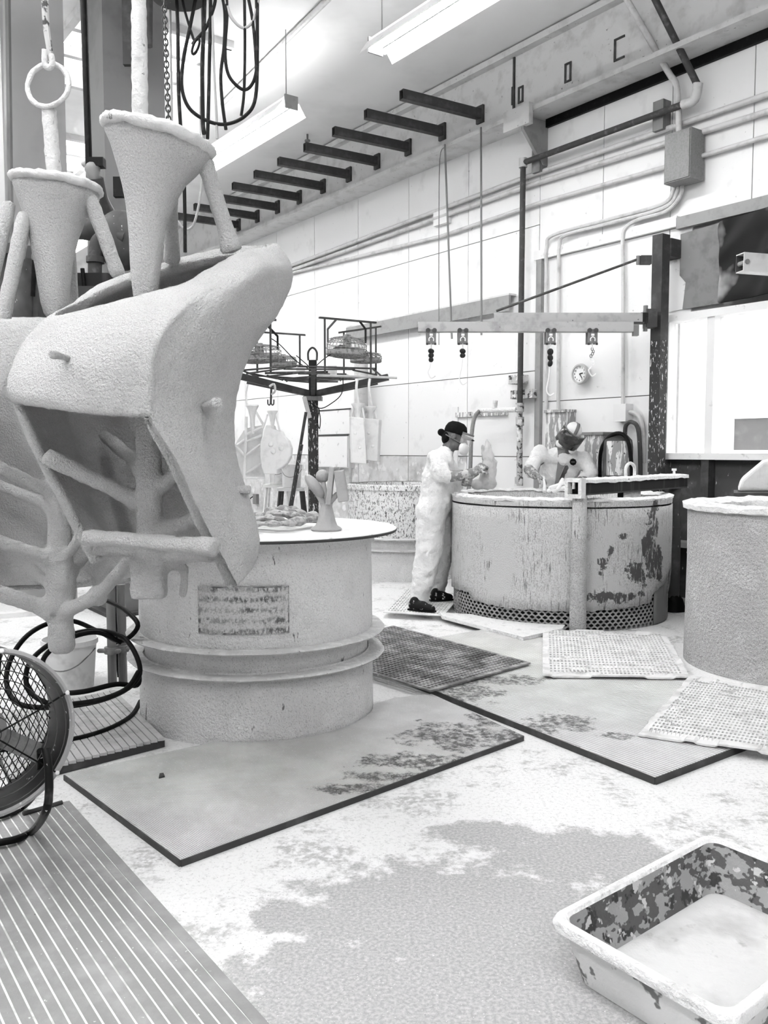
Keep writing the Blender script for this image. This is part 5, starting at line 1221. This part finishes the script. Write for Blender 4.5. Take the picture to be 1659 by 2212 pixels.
MB().slab([(P(160, 640, 5.0).x, 4.8), (P(365, 640, 5.0).x, 4.8), (P(365, 640, 5.4).x, 5.4), (P(160, 640, 5.4).x, 5.4)], 1.9, P(200, 632, 5.0).z).build('bench_top', M['darksteel'], t)
for x in (335, 350): MB().box(Vector((P(x, 640, 5.3).x, 5.3, .95)), (.05, .05, 1.9)).build('bench_leg', M['darksteel'], t)
# dark machine head at the far left
t = thing('mixer_head', 'dark speckled mixer gearbox behind the left mould', 'machine', P(40, 690, 4.7))
q = P(30, 620, 4.7); MB().box(q, (.36, .3, .36)).build('gearbox', M['machine'], t)
MB().box(P(8, 545, 4.6), (.20, .2, .05)).build('gearbox_top', M['machine'], t)
MB().cyl(P(50, 560, 4.55), P(50, 690, 4.55), .05, n=16).build('motor', M['machine'], t, smooth=True)
MB().capsule(P(75, 552, 4.5), P(75, 558, 4.5), .016).build('lever_knob', M['greymetal'], t, smooth=True)
MB().tube([P(75, 560, 4.5), P(71, 640, 4.5)], .012, 8).build('lever', M['black'], t, smooth=True)
xp = P(-60, 690, 4.75).x; MB().cyl(Vector((xp, 4.75, 0)), Vector((xp, 4.75, q.z)), .045, n=16).build('pedestal', M['machine'], t); MB().bar(Vector((q.x, 4.75, q.z - .12)), Vector((xp, 4.75, q.z - .12)), .08, .08).build('pedestal_arm', M['machine'], t)
# ---- chain and cables near the top
t = thing('hoist_chain', 'dark steel hoist chain hanging beside the grey column', 'chain', P(365, 590, 4.1))
a, b_ = P(354, -5, 4.1), P(372, 470, 4.1); n_ = int((b_ - a).length / .024); lk = None
for i in range(n_):
    q = lerp(a, b_, i / n_)
    if lk is None:
        m = MB(); pts = [Vector((math.cos(x) * .0105, 0, math.sin(x) * .017)) for x in [2 * math.pi * j / 10 for j in range(10)]]
        m.tube(pts, .0038, 5, True); lk = m.build('link', M['chain'], t, smooth=True, ang=180, local=True); o = lk
    else: o = lk.copy(); COL.objects.link(o)
    o.location = q - t.location; o.rotation_euler = (0, 0, math.radians(20 + 90 * (i % 2)))
hd = thing('hoist_pulley', 'dark hoist pulley housing at the top edge above the cables', 'pulley', P(385, 0, 4.2))
MB().lathe([(.001, -.02), (.12, -.02), (.13, .0), (.13, .06), (.001, .06)], P(385, -12, 4.2), 28).build('housing', M['machine'], hd, smooth=True)
MB().cyl(P(385, -40, 4.2), P(385, -40, 4.2) + Z * 2.2, .03, n=10).build('stem', M['darksteel'], hd)
def cable(pts, r, m_, lab, Y=4.2):
    tag(MB().tube(sm([P(p[0], p[1], p[2] if len(p) > 2 else Y) for p in pts], 6), r, 8).build('hanging_cable', M[m_], smooth=True), lab, 'cable', 'cables hanging by the hoist')
cable([(381, -10), (384, 60), (386, 200), (392, 300), (398, 400), (400, 545)], .0085, 'cable', 'straight black cable hanging nearest the chain')
cable([(424, -10), (410, 60), (396, 130), (393, 190), (410, 235), (450, 262), (490, 268), (530, 250), (552, 210), (556, 100), (554, -10)], .0085, 'cable', 'black cable swinging in the largest loop, below all other loops')
cable([(442, -10), (440, 60), (437, 150), (438, 260), (441, 290)], .010, 'cable', 'thickest straight black cable in the middle of the bundle')
cable([(455, -10), (454, 60), (452, 150), (450, 240), (448, 300)], .0085, 'cable', 'straight black cable just right of the thickest one')
cable([(466, -10), (462, 15), (445, 60), (420, 90), (416, 96)], .008, 'cable', 'black cable slanting down to the small ring')
cable([(393, -10), (397, 15), (410, 60), (420, 90)], .006, 'cable', 'thin black cable slanting to the small ring from the left')
cable([(449, -10), (458, 40), (462, 140), (467, 240), (469, 300)], .006, 'cablelight', 'thin grey cable beside the straight black ones')
cable([(480, -10), (486, 30), (484, 100), (477, 160), (480, 220), (488, 280)], .008, 'cable', 'bent black cable running down left of the inner loop')
cable([(489, -10), (490, 40), (486, 110), (493, 160), (515, 188), (533, 193), (548, 175), (555, 140), (556, 80), (556, -10)], .008, 'cable', 'black cable making the middle-sized loop')
cable([(528, -10), (529, 100), (527, 200), (521, 250)], .007, 'cable', 'straight cable crossing the loops on the right')
cable([(484, -10), (496, 30), (514, 54), (530, 60), (546, 45), (556, 10), (558, -10)], .0075, 'cablelight', 'grey cable making the small top loop')
cable([(535, -10), (545, 40), (551, 100), (554, 160)], .0075, 'cable', 'black cable joining the right side of the loops')
cable([(367, -10), (370, 200), (373, 430), (380, 470), (400, 495), (420, 480), (436, 400), (440, 300), (438, 100), (436, -10)], .006, 'cablelight', 'short looped cable between cup and slanted strut', 4.3)
t = MB().tube([P(423, 100, 4.15) + Vector((math.cos(2 * math.pi * i / 16) * .013 + math.sin(2 * math.pi * i / 16) * .012, 0, math.sin(2 * math.pi * i / 16) * .035)) for i in range(16)], .006, 6, True).build('cable_ring', M['cable'], smooth=True); tag(t, 'small dark ring where two slanting cables meet', 'ring')
# ================================================================== FLOOR OBJECTS, LEFT
# bucket
bc = G(140, 1492, 0); bucket(bc + Vector((0, .1, 0)), .16, .30, 'white crusted pail under the left hanging mould')
# pipes with valves
for x, y, lab in ((243, 1480, 'grey valve pipe standing behind the hose, left of its twin'), (266, 1475, 'grey valve pipe standing behind the hose, next to the drum')):
    g_ = G(x, y); t = thing('valve_pipe', lab, 'pipe', g_)
    MB().cyl(g_, g_ + Z * .62, .027, n=14).build('pipe', M['greymetal'], t, smooth=True)
    MB().cyl(g_ + Z * .20, g_ + Z * .24, .045, n=14).build('collar', M['galv'], t, smooth=True)
    MB().capsule(g_ + Z * .22 + Vector((-.07, -.02, 0)), g_ + Z * .22 + Vector((.05, -.02, 0)), .014).build('valve_handle', M['galv'], t, smooth=True)
t = tag(MB().bar(G(262, 1460) + Vector((0, 0, 0)), G(262, 1460) + Vector((-.06, 0, .85)), .07, .03).build('dark_strut', M['black']), 'black flat strut leaning beside the flanged drum', 'strut')
# black hose coil
def hp(pts, Y=None): return sm([P(*p) for p in pts], 6)
hose = [(232, 1298, 4.75), (270, 1318, 4.6), (298, 1352, 4.45), (262, 1385, 4.5), (215, 1365, 4.6), (160, 1342, 4.6), (110, 1345, 4.5), (60, 1372, 4.4), (25, 1420, 4.3), (14, 1475, 4.2), (40, 1520, 4.1), (120, 1528, 4.1), (220, 1512, 4.15), (285, 1480, 4.2), (302, 1440, 4.25), (270, 1380, 4.4), (210, 1362, 4.45), (150, 1372, 4.4), (95, 1400, 4.3), (60, 1440, 4.2), (62, 1490, 4.15), (110, 1520, 4.1), (200, 1515, 4.1), (270, 1490, 4.15), (300, 1450, 4.2)]
t = thing('air_hose', 'black air hose looping in a coil left of the drum', 'hose', G(150, 1520))
MB().tube(hp(hose), .0125, 10).build('coil', M['black'], t, smooth=True)
MB().tube(hp([(300, 1452, 4.3), (296, 1480, 4.25), (250, 1478, 4.2), (180, 1494, 4.1), (125, 1495, 4.1), (98, 1470, 4.1), (92, 1430, 4.15), (112, 1402, 4.2), (150, 1378, 4.3), (210, 1366, 4.4), (262, 1388, 4.45)]), .0125, 10).build('coil', M['black'], t, smooth=True)
hs = [G(-20, 1625, .055), G(60, 1612, .055), G(120, 1603, .055), G(180, 1592, .055), G(240, 1572, .055), G(285, 1545, .055), G(303, 1515, .055)]
MB().tube(sm(hs, 6), .0125, 10).build('loose_end', M['black'], t, smooth=True)
# ---- drum fan
t = thing('drum_fan', 'grey drum fan with wire grille on a black tube stand at the left edge', 'fan', G(-20, 1800))
fc = P(-22, 1586, 2.72); back = Vector((-.62, .76, -.06)).normalized(); side = back.cross(Z).normalized(); upv = side.cross(back)
FRm = Matrix((side, upv, back)).transposed(); FR_ = .262
def fq(v): return fc + FRm @ Vector(v)
X4 = Matrix.Translation(fc) @ FRm.to_4x4()
M['fandrum'] = mk('dusty_fan_drum', .014, [(.03, 8, .5, .7, I3), (.6, 36, .66, .69, (1, .25, 1))], .45)
M['fanrim'] = mk('grey_fan_rim', .34, [(.7, 30, .62, .67, I3)], .5)
MB().lathe([(FR_ - .006, .0), (FR_ - .012, .05), (FR_ - .012, .20), (FR_ - .004, .22), (FR_, .2), (FR_, .02)], (0, 0, 0), 56).xf(X4).build('drum', M['fandrum'], t, smooth=True)
MB().lathe([(FR_ - .010, .002), (FR_ - .004, -.008), (FR_ + .006, -.004), (FR_ + .008, .012), (FR_, .02)], (0, 0, 0), 56).xf(X4).build('rim', M['fanrim'], t, smooth=True)
for k in range(6):
    a = math.radians(20 + 60 * k); MB().tube([fq((0, 0, -.03)), fq((math.cos(a) * FR_ * .55, math.sin(a) * FR_ * .55, -.025)), fq((math.cos(a) * FR_, math.sin(a) * FR_, -.004))], .003, 6).build('grille_spoke', M['black'], t, smooth=True)
    MB().ellipsoid(fq((math.cos(a) * FR_, math.sin(a) * FR_, -.006)), (.008, .008, .008), None, 8, 6).build('rim_bolt', M['filter'], t, smooth=True)
m = MB()
for k in range(1, 9):
    r_ = FR_ * k / 9; m.tube([fq((math.cos(2 * math.pi * i / 40) * r_, math.sin(2 * math.pi * i / 40) * r_, -.02)) for i in range(40)], .0016, 4, True)
o = m.build('grille_rings', M['darksteel'], t); o['kind'] = 'stuff'
# diamond mesh at the back
m = MB(); st = .019
for sgn in (1, -1):
    for i in range(-30, 31):
        off = i * st; pts = []
        d1 = Vector((math.cos(sgn * 1.12), math.sin(sgn * 1.12), 0)); n1 = Vector((-d1.y, d1.x, 0))
        if abs(off) >= FR_ - .014: continue
        h = math.sqrt((FR_ - .012) ** 2 - off ** 2)
        m.tube([fq(n1 * off - d1 * h + Vector((0, 0, .19 + .003 * sgn))), fq(n1 * off + d1 * h + Vector((0, 0, .19 + .003 * sgn)))], .0016, 4)
o = m.build('wire_mesh', M['black'], t); o['kind'] = 'stuff'
MB().cyl(fq((0, 0, .06)), fq((0, 0, .16)), .07, n=20).build('motor', M['greymetal'], t, smooth=True)
for k in range(3):
    a = 2 * math.pi * k / 3 + 1.5; MB().box(fq((math.cos(a) * .14, math.sin(a) * .14, .10)), (.15, .07, .003), FRm @ Matrix.Rotation(a, 3, 'Z') @ Matrix.Rotation(.5, 3, 'X')).build('blade', M['galv'], t)
# stand tubes
zf = .03
def gp(px, py, z): return G(px, py, z)
MB().tube(sm([P(98, 1618, 2.78), P(104, 1650, 2.76), P(106, 1710, 2.74), P(98, 1755, 2.70), gp(70, 1795, zf), gp(30, 1814, zf), gp(-40, 1826, zf)], 6), .0135, 12).build('stand_tube', M['blackpaint'], t, smooth=True)
MB().tube(sm([P(88, 1622, 2.88), P(88, 1660, 2.92), P(82, 1700, 2.96), gp(55, 1738, zf), gp(20, 1756, zf), gp(-40, 1772, zf)], 6), .0135, 12).build('stand_tube', M['blackpaint'], t, smooth=True)
tag(MB().tube([gp(50, 1758, .018), gp(134, 1733, .018)], .009, 8).build('short_rod', M['darksteel'], smooth=True), 'short dark rod lying at the end of the ribbed runner', 'rod')
# white ledge and planks far left on the floor
for x0, y0, x1, y1, x2, y2, lab in ((-20, 1330, 120, 1318, 90, 1300, 'long pale plank lying on the floor behind the bucket'),):
    a, b_ = G(-60, 1338), G(150, 1322); tag(MB().bar(a + Z * .02, b_ + Z * .02, .14, .04).build('floor_plank', M['bucket']), lab, 'plank')
# ================================================================== WORKERS
def hand(mb, W, d, n, curl=.9, s=1.0, spread=.0):
    d = d.normalized(); n = (n - d * n.dot(d)).normalized(); sd = d.cross(n)
    offs = (-.030, -.010, .010, .029); Ls = (.072, .080, .075, .058)
    for o_, L in zip(offs, Ls):
        k = W + (d * .088 + sd * o_) * s; mb.capsule(W + sd * o_ * .7 * s, k, .017 * s, .0115 * s, 8)
        p = k; a = curl * .55
        for f, r0, r1 in ((.45, .0105, .0095), (.30, .0095, .0088), (.25, .0088, .0075)):
            v = d * math.cos(a) + n * math.sin(a) + sd * spread * o_ * 8; q = p + v.normalized() * L * f * s
            mb.capsule(p, q, r0 * s, r1 * s, 8); p = q; a += curl * .75
    p = W + (d * .02 - sd * .032) * s
    for v, L, r0, r1 in ((d * .55 - sd * .65 + n * .45, .045, .014, .012), (d * .8 - sd * .15 + n * .6, .035, .012, .010), (d * .7 + sd * .2 + n * .7, .026, .010, .008)):
        q = p + v.normalized() * L * s; mb.capsule(p, q, r0 * s, r1 * s, 8); p = q
def head_parts(Mt, par, cap, shield, skinmb):
    """local: faces -Y, z up, origin head centre; Mt 4x4 to world"""
    m = MB()
    m.ellipsoid((0, .012, .025), (.075, .096, .100)); m.ellipsoid((0, -.03, -.068), (.055, .058, .052)); m.capsule((0, -.088, .02), (0, -.106, -.022), .010, .014, 8)
    m.ellipsoid((0, -.082, .032), (.05, .014, .012))
    for s in (-1, 1):
        m.ellipsoid((s * .079, .012, -.008), (.011, .022, .034)); m.ellipsoid((s * .034, -.066, -.012), (.022, .02, .02))
    m.ellipsoid((0, -.082, -.058), (.024, .012, .008)); m.capsule((0, .03, -.07), (0, .045, -.20), .052, .062)
    m.xf(Mt); skinmb.v, skinmb.f = skinmb.v, skinmb.f; skinmb.add(m.v, m.f)
    for s in (-1, 1): MB().ellipsoid((s * .031, -.083, .012), (.013, .008, .007), None, 10, 6).xf(Mt).build('eye', M['emboss'], par, smooth=True)
    # respirator
    m = MB(); m.ellipsoid((0, -.088, -.055), (.044, .042, .050)); m.ellipsoid((0, -.118, -.07), (.02, .018, .02)); rsp = m.xf(Mt).build('respirator', M['mask'], par, smooth=True)
    for s in (-1, 1):
        R_ = Matrix.Rotation(s * math.radians(38), 3, 'Z')
        k_ = 1.0 if cap else .74
        o = MB().lathe([(.001, .024 * k_), (.044 * k_, .024 * k_), (.054 * k_, .012 * k_), (.054 * k_, -.012), (.044 * k_, -.018), (.001, -.018)], (0, 0, 0), 20).xf(Mt @ Matrix.Translation((s * .074, -.105, -.088)) @ (R_ @ Matrix.Rotation(math.radians(78), 3, 'X')).to_4x4()).build('filter_cartridge', M['filter'], rsp, smooth=True, ang=70)
        MB().tube([Mt @ Vector(v) for v in ((s * .05, -.08, -.05), (s * .082, 0, -.03), (s * .06, .085, -.01), (0, .112, 0))], .005, 6).build('strap', M['mask'], rsp, smooth=True)
    if cap:
        m = MB(); pr = [(.0805, .022), (.084, .04), (.082, .07), (.070, .105), (.045, .128), (.001, .136)]
        m.lathe(pr, (0, 0, 0), 28); m.v = [Vector((v.x, v.y * 1.24 + .012, v.z)) for v in m.v]; m.f.append(tuple(range(28)))
        cpo = m.xf(Mt).build('cap', M['cloth_dark'], par, smooth=True, ang=180)
        rows = [[Mt @ Vector((math.sin(a) * .08, -math.cos(a) * .09 - .01 - e * .075 * math.cos(a * .9), .034 - e * .022 - .012 * abs(math.sin(a)))) for a in [(-1.25 + 2.5 * i / 12) for i in range(13)]] for e in (0, .5, 1)]
        o = MB().grid(rows).build('cap_brim', M['cloth_dark'], cpo, smooth=True); solid(o, .005)
        m = MB(); m.ellipsoid((0, .075, -.03), (.070, .045, .065)); m.ellipsoid((0, .135, -.0), (.034, .036, .034)); m.xf(Mt); o = m.build('hair', M['cloth_dark'], par, smooth=True); remesh(o, .008, 3)
    else:
        m = MB(); pr = [(.079, .035), (.083, .05), (.078, .085), (.06, .112), (.035, .128), (.001, .134)]
        m.lathe(pr, (0, 0, 0), 28); m.v = [Vector((v.x, v.y * 1.24 + .012, v.z)) for v in m.v]; m.f.append(tuple(range(28)))
        m.xf(Mt).build('headgear', M['filter'], par, smooth=True, ang=180)
        rows = [[Mt @ Vector((w, math.sin(a) * .108 * 1.0 - .0, .02 + math.cos(a) * .123)) for w in (-.016, .016)] for a in [(-1.45 + 2.9 * i / 14) for i in range(15)]]
        o = MB().grid(rows).build('head_strap', M['mask'], par, smooth=True); solid(o, .008)
        MB().lathe([(.089, .028), (.092, .03), (.092, .055), (.089, .057)], (0, 0, 0), 28).xf(Mt @ Matrix.Diagonal((1, 1.2, 1, 1))).build('head_band', M['mask'], par, smooth=True)
        for s in (-1, 1): MB().cyl(Mt @ Vector((s * .085, 0, .03)), Mt @ Vector((s * .115, 0, .03)), .024, n=12).build('pivot_knob', M['bucket'], par, smooth=True)
    # face shield
    rs, z0, z1, aa = (.150, -.045, .05, 1.2) if cap else (.150, -.085, .085, 1.35)
    rows = [[Mt @ Vector((math.sin(a) * rs * .88, -math.cos(a) * rs * 1.05 + .0, z)) for a in [(-aa + 2 * aa * i / 18) for i in range(19)]] for z in (z0, (z0 + z1) / 2, z1)]
    fso = MB().grid(rows).build('face_shield', M[shield], par, smooth=True, ang=180); solid(fso, .002)
    rows = [[Mt @ Vector((math.sin(a) * rs * .885, -math.cos(a) * rs * 1.055, z)) for a in [(-aa + 2 * aa * i / 18) for i in range(19)]] for z in (z1 - .006, z1 + .006)]
    o = MB().grid(rows).build('shield_edge', M['mask'], fso, smooth=True); solid(o, .004)
def lookM(c, fwd, up):
    f = fwd.normalized(); u = (up - f * up.dot(f)).normalized(); x = u.cross(-f) * -1
    x = (-f).cross(u) * 1
    Rm = Matrix((x, -f, u)).transposed()      # local -Y is forward
    if Rm.determinant() < 0: Rm = Matrix((-x, -f, u)).transposed()
    return Matrix.Translation(c) @ Rm.to_4x4()
def shoe(par, heel, toe, z, w=.045):
    h = Vector((heel.x, heel.y, z)); t_ = Vector((toe.x, toe.y, z)); d = (t_ - h).normalized()
    m = MB(); m.capsule(h + Z * .045, h + d * (t_ - h).length * .45 + Z * .045, .045, .046); m.capsule(h + d * (t_ - h).length * .4 + Z * .038, t_ - d * .03 + Z * .03, .045, .032); m.capsule(h + Z * .05, h + Z * .08 + d * .01, .042, .042)
    so = m.build('shoe', M['shoe'], par); remesh(so, .010, 4)
    m = MB(); sd = d.cross(Z); L = (t_ - h).length
    pl = [h - d * .045 - sd * .03, h - d * .045 + sd * .03, h + d * L * .5 + sd * .047, t_ + sd * .025, t_ - sd * .025, h + d * L * .5 - sd * .047]
    MB().slab([(p.x, p.y) for p in reversed(pl)], z - .0, z + .014).build('sole', M['black'], so)
# ---------------- worker 1 (side view, black cap)
w1 = thing('person', 'person in white coverall and black cap leaning on the tank, holding a coated piece', 'person', G(915, 1315))
c = MB()
for Y in (7.94, 8.08):
    c.capsule(P(938, 1098, Y), P(946, 1030, Y), .150, .140, 16); c.capsule(P(946, 1030, Y), P(952, 1000, Y), .140, .125, 16)
c.capsule(P(944, 990, 7.86), P(948, 990, 8.16), .085, .085); c.capsule(P(955, 1000, 8.0), P(962, 978, 8.0), .115, .075)
c.capsule(P(985, 1035, 8.0), P(978, 1085, 8.0), .06, .06)
c.capsule(P(934, 1098, 7.90), P(925, 1200, 7.87), .142, .120, 16); c.capsule(P(925, 1200, 7.87), P(905, 1296, 7.85), .120, .088, 16)
c.capsule(P(945, 1100, 8.1), P(952, 1195, 8.18), .140, .112, 16); c.capsule(P(952, 1195, 8.18), P(942, 1280, 8.28), .112, .078, 16)
c.capsule(P(946, 990, 7.82), P(953, 1022, 7.74), .084, .080); c.capsule(P(953, 1022, 7.74), P(962, 1030, 7.73), .080, .066)
c.capsule(P(962, 992, 8.18), P(982, 1028, 8.16), .076, .064)
o = c.build('coverall', M['suit'], w1); remesh(o, .012, 8, .050, .11); displace(o, .008, .05)
# sleeve hem, collar
MB().lathe([(.060, -.02), (.066, .0), (.060, .02)], (0, 0, 0), 20).xf(Matrix.Translation(P(964, 1029, 7.73)) @ Matrix.Rotation(math.radians(75), 4, 'Y')).build('sleeve_hem', M['suit'], w1, smooth=True)
H1c = P(984, 943, 8.0)
Mt1 = lookM(H1c, Vector((.92, -.12, -.28)), Vector((.25, 0, 1)))
sk = MB(); head_parts(Mt1, w1, True, 'clear', sk)
sk.capsule(P(968, 968, 8.0), P(955, 1000, 8.0), .06, .08); sk.capsule(P(950, 1000, 8.0), P(938, 1095, 8.0), .10, .10)
sk.capsule(P(955, 1000, 7.9), P(952, 1025, 7.76), .04, .04); sk.capsule(P(952, 1025, 7.76), P(1025, 1022, 7.78), .038, .028)
sk.capsule(P(962, 995, 8.12), P(985, 1035, 8.12), .04, .036); sk.capsule(P(985, 1035, 8.12), P(1008, 1044, 7.98), .036, .028)
sk.capsule(P(936, 1095, 7.92), P(925, 1200, 7.87), .08, .06); sk.capsule(P(925, 1200, 7.87), P(905, 1300, 7.85), .055, .04)
sk.capsule(P(942, 1095, 8.1), P(950, 1195, 8.18), .08, .06); sk.capsule(P(950, 1195, 8.18), P(940, 1285, 8.28), .055, .04)
o = sk.build('body', M['skin'], w1); remesh(o, .009, 3)
# gloves with five fingers
gl = MB(); gl.capsule(P(966, 1030, 7.735), P(1000, 1026, 7.75), .052, .048); gl.capsule(P(1000, 1026, 7.75), P(1028, 1018, 7.78), .048, .034)
hand(gl, P(1029, 1017, 7.78), P(1046, 1003, 7.84) - P(1029, 1017, 7.78), Vector((.35, .8, -.35)), 1.0, 1.05)
o = gl.build('glove', M['glove'], w1); remesh(o, .006, 2)
gl = MB(); gl.capsule(P(986, 1034, 8.12), P(1006, 1043, 7.98), .048, .036)
hand(gl, P(1008, 1043, 7.97), Vector((.09, -.01, -.01)), Vector((.2, -.5, .8)), .9, 1.05)
o = gl.build('glove', M['glove'], w1); remesh(o, .006, 2)
g1 = G(893, 1318, .056); g2 = G(932, 1322, .056); shoe(w1, g1, g2 + Vector((.03, -.02, 0)), .056)
g1 = G(938, 1298, .056); g2 = G(978, 1296, .056); shoe(w1, g1, g2, .056)
# piece in the worker's hands
t = thing('coated_figure', 'small white coated figure with a raised spire held by the capped worker', 'mould', P(1045, 1050, 7.92))
m = MB()
m.capsule(P(1052, 1040, 7.92), P(1056, 990, 7.92), .075, .055); m.capsule(P(1056, 992, 7.92), P(1054, 962, 7.92), .055, .028); m.capsule(P(1053, 965, 7.92), P(1052, 950, 7.92), .024, .012)
m.capsule(P(1030, 1046, 7.92), P(1062, 1046, 7.92), .05, .045); m.capsule(P(1068, 1000, 7.92), P(1064, 1045, 7.92), .03, .022); m.capsule(P(1044, 990, 7.9), P(1042, 962, 7.9), .018, .012)
o = m.build('figure_body', M['figure'], t); remesh(o, .010, 3, .02, .05)
# ---------------- worker 2 (bending over the tank, facing us)
w2 = thing('person', 'person in white coverall and tinted face shield bending over the tank', 'person', Vector((P(1205, 1000, 9.3).x, 9.3, 0)))
c = MB()
for x in (1192, 1230): c.capsule(P(x - 4, 1085, 9.25), P(x, 1010, 9.12), .125, .120, 16)
c.capsule(P(1175, 985, 9.06), P(1258, 995, 9.06), .085, .085); c.capsule(P(1205, 985, 9.05), P(1232, 990, 9.05), .10, .10)
c.capsule(P(1168, 978, 9.05), P(1148, 1008, 8.98), .085, .078); c.capsule(P(1148, 1008, 8.98), P(1148, 1020, 8.93), .070, .060)
c.capsule(P(1262, 992, 9.05), P(1278, 1022, 9.0), .080, .072); c.capsule(P(1278, 1022, 9.0), P(1256, 1036, 8.93), .068, .052)
px_ = P(1205, 1000, 9.3).x
for s in (-1, 1):
    c.capsule(Vector((px_ + s * .09, 9.32, .92)), Vector((px_ + s * .11, 9.28, .50)), .13, .10); c.capsule(Vector((px_ + s * .11, 9.28, .5)), Vector((px_ + s * .12, 9.34, .13)), .10, .08)
o = c.build('coverall', M['suit'], w2); remesh(o, .012, 8, .045, .11); displace(o, .008, .05)
# open front with grey shirt and lapels
q = [P(1206, 968, 8.93), P(1232, 972, 8.93), P(1222, 1005, 8.955), P(1203, 1050, 9.02), P(1199, 1050, 9.02), P(1206, 1000, 8.955)]
o = MB().add([p + Vector((0, .02, 0)) for p in q], [(0, 1, 2, 3, 4, 5)]).build('shirt', M['shirt'], w2); solid(o, .05, -1)
Mt2 = lookM(P(1233, 940, 8.93), Vector((-.16, -.86, -.48)), Vector((.46, -.35, .82)))
sk = MB(); head_parts(Mt2, w2, False, 'tint', sk)
sk.capsule(P(1225, 972, 9.0), P(1215, 1010, 9.1), .06, .10); sk.capsule(P(1212, 1010, 9.12), P(1208, 1085, 9.25), .10, .10)
sk.capsule(P(1185, 985, 9.06), P(1148, 1010, 8.98), .04, .036); sk.capsule(P(1148, 1010, 8.98), P(1162, 1030, 8.82), .036, .028)
sk.capsule(P(1250, 992, 9.06), P(1278, 1022, 9.0), .04, .036); sk.capsule(P(1278, 1022, 9.0), P(1248, 1040, 8.9), .036, .028)
for s in (-1, 1):
    sk.capsule(Vector((px_ + s * .08, 9.30, .95)), Vector((px_ + s * .11, 9.28, .50)), .07, .055); sk.capsule(Vector((px_ + s * .11, 9.28, .5)), Vector((px_ + s * .12, 9.34, .06)), .055, .04)
o = sk.build('body', M['skin'], w2); remesh(o, .009, 3)
for s in (-1, 1): shoe(w2, Vector((px_ + s * .12, 9.36, 0)), Vector((px_ + s * .13, 9.14, 0)), .0)
gl = MB(); gl.capsule(P(1143, 1014, 8.95), P(1155, 1026, 8.84), .060, .046); hand(gl, P(1158, 1027, 8.82), Vector((.09, -.05, -.05)), Vector((.1, -.3, -.8)), 1.1, 1.1)
o = gl.build('glove', M['glove'], w2); remesh(o, .006, 2)
gl = MB(); gl.capsule(P(1262, 1034, 8.94), P(1250, 1040, 8.88), .048, .040); hand(gl, P(1248, 1041, 8.87), Vector((-.09, -.06, -.02)), Vector((0, -.2, -.9)), .8, 1.0)
o = gl.build('glove', M['glove'], w2); remesh(o, .006, 2)
# round emblem on the chest
e = P(1238, 998, 8.94); em = MB().lathe([(.001, .012), (.030, .010), (.036, .0), (.034, -.01)], (0, 0, 0), 8).xf(Matrix.Translation(e) @ Matrix.Rotation(math.radians(85), 4, 'X')).build('chest_emblem', M['emboss'], w2)
MB().box(e + Vector((-.004, -.014, 0)), (.034, .004, .006)).build('emblem_line', M['mask'], w2)
# nozzle and wet pieces in the tank
t = thing('spray_nozzle', 'white nozzle in the bending worker\'s gloved hand', 'nozzle', P(1176, 1058, 8.72))
MB().tube([P(1174, 1030, 8.76), P(1176, 1046, 8.72), P(1177, 1062, 8.68)], [.012, .014, .024], 10).build('nozzle_body', M['mould'], t, smooth=True)
t = thing('coated_piece', 'wet white branched piece lying in the tank by the bending worker', 'mould', P(1215, 1050, 8.5))
for a, b_ in (((1190, 1054), (1228, 1040)), ((1196, 1060), (1236, 1048)), ((1205, 1056), (1215, 1036)), ((1186, 1060), (1210, 1048))):
    m = MB().capsule(P(*a, 8.5), P(*b_, 8.55), .022, .018); m.build('branch', M['mould'], t, smooth=True)
